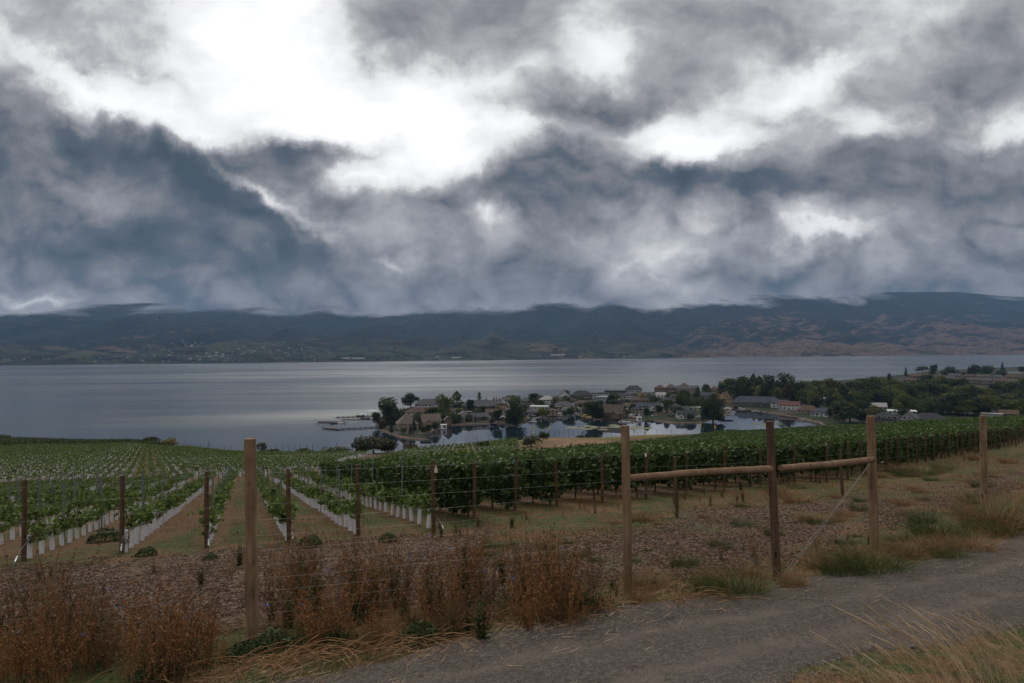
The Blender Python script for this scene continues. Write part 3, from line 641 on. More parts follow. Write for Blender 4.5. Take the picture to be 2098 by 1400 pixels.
# the rest of the young block, down to the crest
def in_track(X, Y): return seg_dist(np.array([X]), np.array([Y]), [(-14.5, 62), (-18, 80), (-24, 110), (-26, 150), (-27, 170)], False)[0] < 3.0
gxs = []
# beyond a dip the far block is planted on another bearing
fd = np.array([math.cos(R(28)), math.sin(R(28))]); fn = np.array([-fd[1], fd[0]])
for k in np.arange(-60, 420, 2.3):
    for t_ in np.arange(-420, 420, 1.02):
        X, Y = fn * k + fd * t_ + rng.normal(size=2) * .05; 
        if Y < 56 or Y > 340: continue
        px = 1049 + 1400 * X / Y
        if px < -40 or px > 1060: continue
        lp = float(lip_of(px))
        if (px < 760 and Y < 67) or Y > lp - 7 or (px < 400 and Y > np.interp(px, [-50, 0, 370], [248, 253, 272])): continue
        gxs.append((X, Y))
gxs = np.array(gxs); tr = seg_dist(gxs[:, 0], gxs[:, 1], [(-14.5, 62), (-18, 80), (-24, 110), (-26, 150), (-27, 170)], False); gxs = gxs[tr > 3.0]
allf = np.concatenate([np.array(far_young), gxs]); fz = T(allf[:, 0], allf[:, 1])
keep = rng.random(len(allf)) < .93
tb = allf[keep]; tz = fz[keep]; r = np.where(tb[:, 1] > 66, .085, .055); h = .62; jx = rng.normal(size=(len(tb), 2)) * .02
base = np.stack([tb[:, 0], tb[:, 1], tz], 1); vs = []
for zz in (0, h):
    for k in range(5): vs.append(base + np.stack([r * math.cos(k * 1.2566) + jx[:, 0] * zz, r * math.sin(k * 1.2566) + jx[:, 1] * zz, np.full(len(tb), zz)], 1))
co = np.stack(vs, 1).reshape(-1, 3); o = (np.arange(len(tb)) * 10)[:, None]
fs = np.concatenate([o + np.array([[k, (k + 1) % 5, 5 + (k + 1) % 5, 5 + k]]) for k in range(5)])
o1 = link('grow_tubes', mesh_np('grow_tubes', co, fs, mats=[M_TUBE])); stuff(o1, 'countless small white grow tubes dotting the far young vineyard', 'grow tubes')
nl = np.where(allf[:, 1] < 66, 44, np.where(allf[:, 1] < 130, 12, 7)); ci = np.repeat(np.arange(len(allf)), nl); ay = allf[ci, 1]
c = np.stack([allf[ci, 0], ay, fz[ci]], 1) + np.stack([rng.normal(size=len(ci)) * .15, rng.normal(size=len(ci)) * .34, rng.uniform(.60, 1.05, len(ci))], 1)
co, fs = vine_leaves(c, np.where(ay < 66, .125, np.where(ay < 130, .20, .29)) * rng.uniform(.7, 1.2, len(ci)))
o2 = link('young_vine_foliage', mesh_np('young_vine_foliage', co, fs, dict(tint=np.repeat(rng.uniform(0, .75, len(ci)), 6)), mats=[M_VINE])); stuff(o2, 'green foliage of the far young vines running in rows to the crest', 'vines')

# ------------------------------------------------------------------ row posts, stakes, hoses
def end_post(x, y, h, r, label, lean=(0, 0), name='row_post', group='wooden posts at the row ends', seed=0):
    g = Vector((x, y, Tz(x, y))); o = link(name, None, loc=g); tag(o, label, 'post', group)
    round_post(g - Vector((0, 0, .25)), g + Vector((lean[0], lean[1], h)), r, 'shaft', M_STAKE, o, g, 12, seed)
    return o
EPL = ['wooden end post with a paper tag, on the young row next to the mature vines', 'brown end post of the second young row from the mature vines', 'brown end post just right of the leftmost fence post',
       'brown end post just left of the leftmost fence post', 'brown end post of the second row left of the leftmost fence post', 'brown end post at the far left of the photo behind a black hose']
for ri, x0 in enumerate(YROWS[:6]):
    Y = row_start(x0) + (.15 if ri else 0.0); o = end_post(row_xy(x0, Y), Y, 1.72 if ri else 1.78, .050, EPL[ri], (-.03 + .01 * ri, 0), seed=ri)
    if ri == 0:
        b = MB(); b.box(.02, .10, -.075, -.068, 1.48, 1.60); b.box(.045, .075, -.078, -.076, 1.60, 1.66); link('paper_tag', b.mesh('paper_tag', plain('tag paper', (.62, .52, .42), .7)), o)
def steel(x, y, h, lab):
    g = (x, y, Tz(x, y)); b = MB(); b.box(-.020, .020, -.003, .003, -.2, h); b.box(-.020, -.014, -.003, .026, -.2, h - .002); b.box(.014, .020, -.003, .026, -.2, h - .002)
    o = link('trellis_stake', b.mesh('trellis_stake', M_STEEL), loc=g, rz=rnd.uniform(-.4, .4)); tag(o, lab, 'stake', 'grey steel trellis stakes')
for ri, x0 in enumerate(YROWS[:14]):
    Y = row_start(x0) + 3.4; k = 0
    while Y < 60:
        X = row_xy(x0, Y)
        if -20 < 1049 + 1400 * X / Y < 2100:
            rn = RNAME[ri] if ri < 6 else RFAR
            steel(X, Y, 1.62 + rnd.uniform(-.05, .08), f'thin grey steel stake, {ORD[k]} up the {rn}' if ri < 6 else f'thin grey steel stake standing among {rn}')
        Y += 4.7 + rnd.uniform(-.15, .15); k += 1
def hose(x0, lab, rise):
    Y = row_start(x0); b = MB(); pts = []
    for dy, zz in ((-.75, .0), (-.62, .10), (-.42, .22), (-.1, .34), (.5, .43), (1.5, .47)) if rise else ((-.35, .0), (-.30, .12), (-.2, .30), (.0, .40), (.4, .44), (1.2, .46)):
        y = Y + dy; x = row_xy(x0, y) + .06; pts.append((x, y, Tz(x, y) + zz))
    for dy in np.arange(3, 30, 2.0): y = Y + dy; x = row_xy(x0, y) + .06; pts.append((x, y, Tz(x, y) + .47 + .03 * math.sin(dy)))
    g = Vector(pts[0]); b.tube([Vector(p) - g for p in pts], .010, 6); o = link('drip_hose', None, loc=g); tag(o, lab, 'hose', 'drip hoses along the young rows')
    link('pipe', b.mesh('pipe', M_HOSE, True), o); c = MB(); p1, p2 = Vector(pts[1]) - g, Vector(pts[2]) - g; c.tube([p1.lerp(p2, .0), p1.lerp(p2, .55)], .0155, 8); c.tube([p1.lerp(p2, .62), p1.lerp(p2, .75)], .018, 8)
    link('clip', c.mesh('clip', plain('hose clip', (.6, .6, .62), .35, .1, 4, .6)), o)
for ri, lab in ((5, 'black drip hose rising from the ground beside the leftmost end post'), (4, 'drip hose at the end post of the second row left of the leftmost fence post'), (3, 'drip hose at the end post just left of the leftmost fence post'),
                (0, 'drip hose with grey clip below the paper tagged end post'), (2, 'drip hose at the end post just right of the leftmost fence post')): hose(YROWS[ri], lab, ri in (5, 0))

# ------------------------------------------------------------------ mature vine rows
MROWS = [6.4 + 1.92 * i for i in range(96)]
M_TRUNK = M_BARK
ORDW = ORD + ['twenty first', 'twenty second', 'twenty third', 'twenty fourth', 'twenty fifth', 'twenty sixth', 'twenty seventh', 'twenty eighth', 'twenty ninth', 'thirtieth']
nrow = 0
for i, x0 in enumerate(MROWS):
    ya = row_start(x0) - .15; yb = mature_end(x0)
    yy = np.arange(ya, yb, .5); xx = x0 - .396 * yy; px = 1049 + 1400 * xx / yy
    ok = (px < 2140) & (yy < lip_of(px) - 4); yy = yy[ok]
    if len(yy) < 6: continue
    nrow += 1; y0, y1 = yy[0], yy[-1]
    dens = np.interp(yy, [15, 30, 60, 120, 250], [290, 230, 120, 46, 20]) * .60 * (1.5 if i == 0 else 1)
    dens[:7] *= 1.9 if y0 < 60 else 1
    cnt = rng.poisson(dens); ci = np.repeat(np.arange(len(yy)), cnt); n = len(ci)
    y = yy[ci] + rng.uniform(0, .5, n); hmod = 1 + .22 * (fbm(y * .9, y * 0 + i * 7.3, 5, 3) - .5)
    low = np.interp(fbm(y * .7, y * 0 + i * 3.1, 9, 2), [.3, .7], [.10, .42])
    u = rng.random(n); zz = low + (1.60 * hmod - low) * u ** .75
    wd = .42 * np.sqrt(np.clip(1 - ((zz - 1.15) / 1.0) ** 2, .12, 1)) * hmod; side = rng.uniform(-1, 1, n); side = np.sign(side) * np.abs(side) ** .45
    long_ = rng.random(n) < .05; zz = np.where(long_ & (u > .6), zz + rng.uniform(.05, .35, n), zz)
    x = x0 - .396 * y + side * wd + rng.normal(size=n) * .06
    g0 = np.array([row_xy(x0, y0), y0]); zb = float(T(g0[0], g0[1])); c = np.stack([x - g0[0], y - g0[1], T(x0 - .396 * y, y) + zz - zb], 1)
    co, fs = vine_leaves(c, np.interp(y, [15, 40, 100, 250], [.125, .155, .27, .44]) * rng.uniform(.65, 1.2, n))
    lab = f'long row of mature grapevines, {ORDW[i]} row from the young vines' if 0 < i < 30 else ('leafy mature grapevine row with its whole flank beside the young vines' if i == 0 else 'mature grapevine row merging into the green block below the houses on the right')
    row = link('grapevine_row', None, loc=(g0[0], g0[1], zb)); tag(row, lab, 'grapevines', 'rows of mature grapevines')
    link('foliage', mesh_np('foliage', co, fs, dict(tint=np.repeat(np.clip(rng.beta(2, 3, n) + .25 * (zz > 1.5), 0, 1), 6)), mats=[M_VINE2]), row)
    tb = MB(); q = random.Random(i)
    for yt in np.arange(y0 + .4, min(y0 + (30 if i == 0 else 9), y1), 1.35 if y0 < 45 else 3.0):
        xt = row_xy(x0, yt); zt = Tz(xt, yt) - zb; p = Vector((xt - g0[0], yt - g0[1], zt - .08))
        tb.tube([p, p + Vector((q.uniform(-.05, .05), q.uniform(-.05, .05), .5)), p + Vector((q.uniform(-.08, .08), q.uniform(-.08, .08), 1.0))], [.035, .028, .022], 6)
    if tb.v: link('trunks', tb.mesh('trunks', M_TRUNK), row)['kind'] = 'stuff'
    if y0 < 75 and i % 1 == 0:
        xe = row_xy(x0, y0 - .12); o = end_post(xe, y0 - .12, 1.62 + .07 * math.sin(i * 2.3), .046, f'brown end post of the {ORDW[i]} mature vine row from the young vines' if i < 30 else 'brown end post of a mature vine row at the far right of the grass strip', (rnd.uniform(-.05, .05), rnd.uniform(-.12, .02)), seed=200 + i)
        if i == 1: b = MB(); b.box(-.055, .055, -.060, -.052, 1.46, 1.58); link('teal_tag', b.mesh('teal_tag', plain('teal tag', (.02, .24, .26), .6)), o)
        if i in (4, 9, 12): b = MB(); b.box(-.03, .03, -.058, -.050, 1.50, 1.62); link('white_tag', b.mesh('white_tag', plain('white tag', (.7, .7, .7), .6)), o)
        if i == 3: b = MB(); b.box(-.02, .025, -.056, -.049, .46, .58); link('red_tape', b.mesh('red_tape', plain('red tape', (.45, .06, .03), .6)), o)
for px, py, h, lab in ((1388, 1062, 1.55, 'lone wooden stake in the mulch under the left half of the fence rail'), (1727, 1020, 1.45, 'thin leaning stake in the grass strip behind the right fence rail')):
    g = hit(px, py); end_post(g.x, g.y, h, .045, lab, (-.06, 0), name='wooden_stake', group=None, seed=px)
M_CREST = leafmat('crest vine leaves', (.022, .036, .010), (.075, .095, .024))
# mature block at the far left, seen over the young vines
for k in range(26):
    x0 = -14 - 6.0 * k; ys = np.arange(246, 345, .8); xs = x0 - .396 * ys; px = 1049 + 1400 * xs / ys
    ok = (px > -60) & (px < 385) & (ys > np.interp(px, [-50, 0, 370], [252, 256, 274])) & (ys < lip_of(px) - 5); ys, xs = ys[ok], xs[ok]
    if len(ys) < 5: continue
    ci = np.repeat(np.arange(len(ys)), 26); n = len(ci); g0 = (xs[0], ys[0], Tz(xs[0], ys[0])); sd = rng.integers(-1, 2, n) * 1.95
    X = xs[ci] + sd + rng.normal(size=n) * .35; Y = ys[ci] + rng.uniform(0, .8, n); Z = T(X, Y) + rng.uniform(.4, 1.85, n)
    co, fs = vine_leaves(np.stack([X, Y, Z], 1) - np.array(g0), rng.uniform(.4, .7, n))
    row = link('grapevine_row', None, loc=g0); tag(row, 'mature grapevine row in the green block at the top left crest', 'grapevines', 'grapevine rows on the far left crest')
    link('foliage', mesh_np('foliage', co, fs, dict(tint=np.repeat(rng.beta(2, 2, n), 6)), mats=[M_CREST]), row)
# ------------------------------------------------------------------ wood chips, stones
def scatter_near(n, xr, yr, g=rng):
    """points in plan, denser close to the camera"""
    y = yr[0] * (yr[1] / yr[0]) ** g.random(n); x = xr[0] + (xr[1] - xr[0]) * g.random(n); return x * y, y
X, Y = scatter_near(80000, (-.80, .80), (6.5, 30)); ok = (seg_dist(X, Y, FL) > .3) & (np.where(X < -.5, seg_dist(X, Y, EL) < -.3, seg_dist(X, Y, EL) < -4.4 + 1.8 * (rng.random(len(X)) - .5))) & (rng.random(len(X)) < 1 - .8 * sstep(.50, .66, fbm(X * .7, Y * .7, 25, 4)))
X, Y = X[ok], Y[ok]; n = len(X); L = rng.uniform(.014, .042, n) * np.interp(Y, [7, 30], [1, 1.4]); W = L * rng.uniform(.22, .5, n); H = .006 + W * .25
a = rng.uniform(0, 6.28, n); tl = rng.normal(size=n) * .35; base = np.stack([X, Y, T(X, Y) + .008], 1)
d = np.stack([np.cos(a) * np.cos(tl), np.sin(a) * np.cos(tl), np.sin(tl)], 1); s = np.stack([-np.sin(a), np.cos(a), rng.normal(size=n) * .3], 1); u = np.cross(d, s)
vs = [base + d * (L * i / 2)[:, None] * (1 if k else .85) + s * (W * j / 2)[:, None] + u * (H * k)[:, None] for k in (0, 1) for i, j in ((-1, -1), (1, -1), (1, 1), (-1, 1))]
co = np.stack(vs, 1).reshape(-1, 3); o = (np.arange(n) * 8)[:, None]
fs = np.concatenate([o + np.array([q]) for q in ((4, 5, 6, 7), (0, 1, 5, 4), (1, 2, 6, 5), (2, 3, 7, 6), (3, 0, 4, 7))])
m, nt, out = newmat('wood chips'); b = NB(nt); b.l(b.bsdf(b.ramp(b.attr('tint'), [(0, (.042, .025, .016)), (.55, (.115, .071, .046)), (.85, (.19, .125, .085)), (1, (.38, .29, .22))]), .9, None, 0, .15), out.inputs[0])
stuff(link('wood_chips', mesh_np('wood_chips', co, fs, dict(tint=np.repeat(rng.beta(1.6, 2.6, n), 8)), mats=[m])), 'brown wood chips mulching the strip between the fence and the vines', 'wood chips')

X, Y = scatter_near(60000, (-.55, .80), (3.6, 22)); ok = (seg_dist(X, Y, RF) < .15) & (seg_dist(X, Y, RN) > -.1); edgew = np.exp(-np.abs(seg_dist(X, Y, RF)) / 1.2) + np.exp(-np.abs(seg_dist(X, Y, RN)) / .6)
ok &= rng.random(len(X)) < .10 + .75 * edgew; X, Y = X[ok], Y[ok]; n = len(X); S = rng.uniform(.004, .011, n) * np.interp(Y, [4, 20], [1, 1.8])
oct_ = np.array([[1, 0, 0], [0, 1, 0], [-1, 0, 0], [0, -1, 0], [.3, .2, .7], [0, 0, -.5]]); a = rng.uniform(0, 6.28, n)
v = np.repeat(oct_[None], n, 0) * (S[:, None, None] * rng.uniform(.6, 1.3, (n, 6, 1))); vx = v[..., 0] * np.cos(a)[:, None] - v[..., 1] * np.sin(a)[:, None]; vy = v[..., 0] * np.sin(a)[:, None] + v[..., 1] * np.cos(a)[:, None]
co = np.stack([vx + X[:, None], vy + Y[:, None], v[..., 2] + (T(X, Y) + .016)[:, None]], -1).reshape(-1, 3); o = (np.arange(n) * 6)[:, None]
fs = np.concatenate([o + np.array([q]) for q in ((0, 1, 4), (1, 2, 4), (2, 3, 4), (3, 0, 4))])
m, nt, out = newmat('loose stones'); b = NB(nt); b.l(b.bsdf(b.ramp(b.attr('tint'), [(0, (.055, .046, .039)), (.6, (.110, .092, .078)), (1, (.22, .19, .165))]), .85, None, 0, .2), out.inputs[0])
stuff(link('gravel_stones', mesh_np('gravel_stones', co, fs, dict(tint=np.repeat(rng.random(n), 6)), mats=[m])), 'loose grey stones scattered over the gravel road', 'gravel')

# ------------------------------------------------------------------ grass blades
def blades(x, y, h, lean_a, lean, w, tint, z=None, seg=3):
    """tapered bent blades rooted on the slope, three-sided"""
    n = len(x); z = T(x, y) - .01 if z is None else z; p = np.stack([x, y, z], 1); cs = []
    dirx = np.stack([np.cos(lean_a), np.sin(lean_a), np.zeros(n)], 1)
    pts = [p + dirx * (h * lean * t ** 1.7)[:, None] + np.stack([np.zeros(n), np.zeros(n), h * (t - .35 * lean * t * t)], 1) for t in np.linspace(0, 1, seg + 1)]
    P0 = np.concatenate(pts[:-1]); P1 = np.concatenate(pts[1:]); r = [w * (1 - .8 * t) for t in np.linspace(0, 1, seg + 1)]
    co, fs = prisms(P0, P1, np.concatenate(r[:-1]), np.concatenate(r[1:])); return co, fs, np.repeat(np.tile(tint, seg), 6)
# verge along both sides of the road and under the fence
X, Y = scatter_near(150000, (-.85, .85), (4.2, 45)); dRf = seg_dist(X, Y, RF); dEn = seg_dist(X, Y, EL); dFn = seg_dist(X, Y, FL); cl = fbm(X * .8, Y * .8, 41, 4)
pv1 = sstep(-.35, .15, dRf + (cl - .5) * .9) * (1 - sstep(.2, 1.3, dFn - .3 + (cl - .5) * 2)) * sstep(.30, .62, cl) * 1.4
strip = sstep(-5.8, -4.0, dEn + (cl - .5) * 2) * (1 - sstep(.2, 2.5, dEn)) * np.where(X > -.5, .95, .0) * sstep(.3, .6, cl)
lane_ = np.abs(((X + .396 * Y - 1.1) / 1.9) % 1.0 - .5) * 2; infield = sstep(0, 1, dEn) * (1 - sstep(.5, .85, lane_)) * sstep(.40, .6, cl) * .55
mulchw = (dFn > .3) * (dEn < -1) * sstep(.56, .70, cl) * .45
p = np.clip(np.maximum.reduce([pv1, strip, infield, mulchw]), 0, 1); ok = rng.random(len(X)) < p; X, Y, cl = X[ok], Y[ok], cl[ok]; n = len(X)
gr = fbm(X * .45, Y * .45, 47, 4); isg = rng.random(n) < sstep(.50, .64, gr)
sz = np.interp(Y, [4, 12, 45], [.10, .15, .20]) * rng.uniform(.5, 1.4, n); W = np.interp(Y, [4, 12, 45], [.0016, .0026, .007])
for sel, mt, nm, lb in ((~isg, M_DRYG, 'dry_grass', 'short dry tan grass on the verges and between the vine rows'), (isg, M_TUFT, 'green_grass', 'low green grass patches on the verges and between the vine rows')):
    x, y = X[sel], Y[sel]; k = len(x); co, fs, ti = blades(x, y, sz[sel], rng.uniform(0, 6.28, k), rng.uniform(.2, 1.3, k), W[sel], rng.random(k))
    stuff(link(nm, mesh_np(nm, co, fs, dict(tint=ti), mats=[mt])), lb, 'grass')
# straw lying flat at the gravel edge
X, Y = scatter_near(22000, (-.5, .80), (4.6, 18)); dRf = seg_dist(X, Y, RF); cl = fbm(X * 1.1, Y * 1.1, 43, 4); ok = rng.random(len(X)) < np.exp(-np.abs(dRf + .15) / .35) * sstep(.35, .65, cl); X, Y = X[ok], Y[ok]; n = len(X)
a = rng.normal(size=n) * .6 + .5; L = rng.uniform(.04, .17, n); z = T(X, Y) + .03; p0 = np.stack([X, Y, z], 1); p1 = p0 + np.stack([np.cos(a) * L, np.sin(a) * L, T(X + np.cos(a) * L, Y + np.sin(a) * L) + .02 + rng.random(n) * .05 - z], 1)
co, fs = prisms(p0, p1, .0022, .0012); stuff(link('fallen_straw', mesh_np('fallen_straw', co, fs, dict(tint=np.repeat(rng.random(n), 6)), mats=[M_STRAW])), 'loose straw lying along the edge of the gravel road', 'straw')

# ------------------------------------------------------------------ dry weeds along the fence
def weed_mesh(seed, nst, h, spread, green=.0, br=9):
    g = np.random.default_rng(seed); P0, P1, R0, R1, TI, BC = [], [], [], [], [], []
    for k in range(nst):
        a = g.uniform(0, 6.28); rad = spread * math.sqrt(g.random()); b0 = np.array([math.cos(a) * rad, math.sin(a) * rad, -.03]); hh = h * g.uniform(.45, 1.0); la = a + g.normal() * .8; ln = g.uniform(.02, .30) if spread > .1 else g.uniform(.10, .60)
        kx = g.normal(size=2) * .03; ti = g.uniform(.15, .9)
        ts = np.linspace(0, 1, 6); pts = np.stack([b0[0] + math.cos(la) * ln * hh * ts ** 1.5 + kx[0] * np.sin(ts * 5), b0[1] + math.sin(la) * ln * hh * ts ** 1.5 + kx[1] * np.sin(ts * 4), b0[2] + hh * ts], 1)
        P0.append(pts[:-1]); P1.append(pts[1:]); R0.append(.0042 * (1 - .7 * ts[:-1])); R1.append(.0042 * (1 - .7 * ts[1:])); TI.append(np.full(5, ti))
        for q in range(br):
            t = g.uniform(.25, .98); i = min(int(t * 5), 4); p = pts[i] + (pts[i + 1] - pts[i]) * (t * 5 - i); L = hh * g.uniform(.07, .30) * (1.15 - t); aa = g.uniform(0, 6.28); e = p + np.array([math.cos(aa) * L * .6, math.sin(aa) * L * .6, L * .9]); mid = (p + e) / 2 + np.array([math.cos(aa), math.sin(aa), -.3]) * L * .10
            P0.append(np.stack([p, mid])); P1.append(np.stack([mid, e])); R0.append(np.array([.0019, .0016])); R1.append(np.array([.0016, .0009])); TI.append(np.full(2, ti))
            for w in range(g.integers(2, 5)): BC.append(p + (e - p) * g.uniform(.3, 1) + g.normal(size=3) * .006)
    co, fs = prisms(np.concatenate(P0), np.concatenate(P1), np.concatenate(R0), np.concatenate(R1)); tint = np.repeat(np.concatenate(TI), 6); nf1 = len(fs)
    lv = leaves(np.array(BC), g.uniform(.014, .032, len(BC)), .6, g=g); tint2 = np.repeat(g.uniform(.3, 1, len(BC)), 4); parts = [(co, fs), lv]; ts_ = [tint, tint2]; nf2 = len(lv[1])
    ng = int(900 * green)
    if ng:
        c = np.stack([g.normal(size=ng) * spread * .8, g.normal(size=ng) * spread * .8, np.abs(g.normal(size=ng)) * h * .20], 1); gl = leaves(c, g.uniform(.03, .09, ng), .35, g=g); parts.append(gl); ts_.append(np.repeat(g.random(ng), 4))
    co, fs = cat(parts); fm = np.zeros(len(fs), int); fm[nf1 + nf2:] = 1
    return mesh_np('dry_weed', co, fs, dict(tint=np.concatenate(ts_)), mats=[(M_WEED3, M_WEED2, M_WEED)[seed % 3], M_WEEDG], fmat=fm)
WM = [weed_mesh(300 + i, 30, 1.0, .34, (.0, .25, .12, .0, .35, .1)[i], 11) for i in range(6)]
WMS = [weed_mesh(320 + i, 12, 1.0, .035, (.1, .0, .3)[i], 8) for i in range(3)]
def weed(px, py, hpx, label, big=True, group='dry brown weeds along the fence', hh=None):
    g = hit(px, py); h = hpx / F * g.y; o = link('dry_weed', (WM if big else WMS)[rnd.randrange(6 if big else 3)], loc=g, rz=rnd.uniform(0, 6.28), scale=(h * rnd.uniform(.8, 1.1), h * rnd.uniform(.8, 1.1), h)); tag(o, label, 'weed', group); return o
weed(1188, 1258, 160, 'tall bushy dry weed, green at its foot, left of the fence rails', group=None)
weed(1172, 1262, 150, 'slimmer dry weed touching the tall bushy weed left of the fence rails', group=None)
weed(330, 1392, 230, 'big dense dry weed bush between the leftmost fence post and the left edge', group=None)
weed(120, 1398, 235, 'wide rust brown weed thicket in the bottom left corner', group=None)
wl = 'brown dry weed in the thicket by the fence'
q = random.Random(5)
for i in range(26): cx_, sx_, bs, hh_ = q.choice(((70, 40, 1370, 215), (150, 45, 1350, 190), (215, 40, 1345, 170), (325, 38, 1365, 190), (375, 40, 1345, 150), (40, 30, 1392, 150), (440, 30, 1350, 90))); weed(q.gauss(cx_, sx_), q.gauss(bs, 22), q.uniform(.55, 1.05) * hh_, wl + ' left of the leftmost post')
for i in range(40): px = q.uniform(570, 1150); weed(px, q.uniform(1250, 1340) - (px - 560) * .06, q.uniform(70, 175), wl + ' right of the leftmost post', i % 3 == 0)
for i in range(60): px = q.uniform(535, 1150); weed(px, q.uniform(1215, 1330) - (px - 560) * .06, q.uniform(90, 190), wl + ' right of the leftmost post', False)
for i in range(18): px = q.uniform(60, 1250); weed(px, q.uniform(1170, 1240) - (px - 60) * .03, q.uniform(40, 85), 'short brown weed on the mulch behind the fence', False, 'short brown weeds on the mulch')
for i in range(16): px = q.uniform(1240, 1900); weed(px, 1225 - (px - 1240) * .20 + q.uniform(-30, 10), q.uniform(25, 60), 'short tan weed around the foot of the fence rails', False, 'short tan weeds under the rails')
for i in range(30): px = q.uniform(880, 1600); weed(px, np.interp(px, [880, 1140, 1400, 1600], [1095, 1055, 1030, 1005]) + q.uniform(-12, 14), q.uniform(25, 55), 'tan weed in front of the mature vine row ends', False, 'tan weeds at the row ends')
for i in range(24): px = q.uniform(1600, 2090); weed(px, np.interp(px, [1600, 1850, 2090], [1000, 960, 915]) + q.uniform(-8, 14), q.uniform(18, 34), 'tan weed by the far row ends on the right', False, 'tan weeds at the row ends')
# chicory flowers
FLM = None
b = MB()
for k in range(8):
    a = k * .785; c, s_ = math.cos(a), math.sin(a); b.add([(0, 0, 0), (c * .014 - s_ * .005, s_ * .014 + c * .005, .004), (c * .019, s_ * .019, .003), (c * .014 + s_ * .005, s_ * .014 - c * .005, .004)], [(0, 1, 2, 3)])
b.tube([(0, 0, -.02), (0, 0, .002)], [.003, .004], 5); FLM = b.mesh('chicory_flower', plain('chicory blue', (.17, .20, .62), .7, .15))
for px, py in ((222, 1207), (237, 1242), (355, 1275), (380, 1265), (548, 1239), (620, 1238), (657, 1175), (667, 1165), (840, 1142), (867, 1143), (925, 1125), (909, 1170), (1149, 1121), (1135, 1153), (1177, 1160), (1052, 1186), (880, 1096), (990, 1171), (170, 1300)):
    g = hit(px, py + 60); d = ray(px, py); Yf = g.y - .1; p = at_depth(px, py, Yf)
    o = link('chicory_flower', FLM, loc=p); o.rotation_euler = (R(65 + rnd.uniform(-20, 20)), 0, rnd.uniform(-.5, .5)); o.scale = (.9,) * 3; tag(o, 'small blue chicory flower dotting the dry weeds along the fence', 'flower', 'blue chicory flowers')
# flattened bent stems on the ground
P0, P1 = [], []; g_ = np.random.default_rng(9)
for (a, b_, n) in (((20, 1330), (430, 1400), 90), ((470, 1380), (900, 1320), 120), ((1290, 1225), (1440, 1240), 60), ((880, 1290), (1240, 1258), 70)):
    for i in range(n):
        t = g_.random(); g = hit(a[0] + (b_[0] - a[0]) * t + g_.normal() * 25, a[1] + (b_[1] - a[1]) * t + g_.normal() * 10); an = g_.normal() * .9 + .3; L = g_.uniform(.25, .9); k = g_.uniform(-.8, .8); up = g_.uniform(.05, .45); pts = []
        for w in np.linspace(0, 1, 7): x = g.x + math.cos(an + k * w) * L * w; y = g.y + math.sin(an + k * w) * L * w; pts.append((x, y, float(T(x, y)) + .02 + up * L * math.sin(w * 2.6) * .6))
        P0 += pts[:-1]; P1 += pts[1:]
co, fs = prisms(P0, P1, .0030, .0026); stuff(link('fallen_stems', mesh_np('fallen_stems', co, fs, dict(tint=np.repeat(g_.random(len(P0)), 6)), mats=[leafmat('fallen stem', (.12, .058, .026), (.42, .23, .105), .9, 0)])), 'tangle of fallen brown stems at the edge of the gravel', 'stems')

# ------------------------------------------------------------------ grass tussocks and leafy weeds
def tuft_mesh(seed, n, spread, lean, mat):
    g = np.random.default_rng(seed); a = g.uniform(0, 6.28, n); r = spread * np.sqrt(g.random(n)); x, y = np.cos(a) * r, np.sin(a) * r; h = g.uniform(.25, 1, n) ** 1.2
    co, fs, ti = blades(x, y, h, a + g.normal(size=n) * .7, g.uniform(.1, 1.25, n) * lean, np.full(n, .006), g.random(n), z=np.full(n, -.03), seg=4); return mesh_np('grass_tussock', co, fs, dict(tint=ti), mats=[mat])
TG = [tuft_mesh(400 + i, 420, .55, 1.25, M_TUFT) for i in range(3)]; TD = [tuft_mesh(410 + i, 380, .5, 1.2, M_DRYG) for i in range(3)]
def tuft(px, py, hpx, wk, lab, dry=False, group=None):
    g = hit(px, py); h = hpx / F * g.y * 1.25; o = link('grass_tussock', (TD if dry else TG)[rnd.randrange(3)], loc=g, rz=rnd.uniform(0, 6), scale=(h * wk, h * wk, h)); tag(o, lab, 'grass clump', group)
tuft(1510, 1222, 62, 1.25, 'yellow green grass clump at the gravel edge left of the dark corner post')
tuft(1455, 1212, 36, 1.2, 'small dark green clump beside the yellow green clump left of the dark corner post')
tuft(1790, 1172, 66, 1.15, 'large dark green grass clump at the gravel edge below the right rail post')
tuft(1728, 1178, 46, 1.3, 'lower green grass clump leaning left of the large clump below the right rail post')
tuft(1945, 1146, 34, 1.2, 'small dark green clump at the gravel edge right of the rail posts')
tuft(1925, 1100, 44, 1.6, 'bright green grass clump on the mulch between the two rightmost fence posts')
tuft(1890, 1072, 34, 1.0, 'dark leafy green clump on the mulch between the two rightmost fence posts')
tuft(2030, 1085, 88, .9, 'tall tan and green bushy clump at the foot of the rightmost fence post', True)
tuft(2075, 1094, 48, 1.5, 'dark green sprawling clump at the right edge above the gravel')
tuft(1865, 1140, 40, 1.4, 'tan grass clump between the right rail post and the small green clump', True)
tuft(1985, 1128, 40, 1.5, 'tan grass clump spilling on the gravel near the right edge', True)
tuft(1625, 1205, 42, .9, 'pale tan grass clump against the foot of the dark corner post', True)
tuft(1405, 1160, 30, 1.2, 'small green weed patch on the mulch under the left fence rail'); tuft(1585, 1098, 20, 1.2, 'dark green weed tuft on the mulch left of the dark corner post')
for i in range(16): px = q.uniform(1300, 2090); tuft(px, 1235 - (px - 1300) * .17 + q.uniform(-25, 8), q.uniform(18, 34), 1.4, 'tan grass clump along the gravel edge right of the weeds', True, 'tan grass clumps along the gravel')
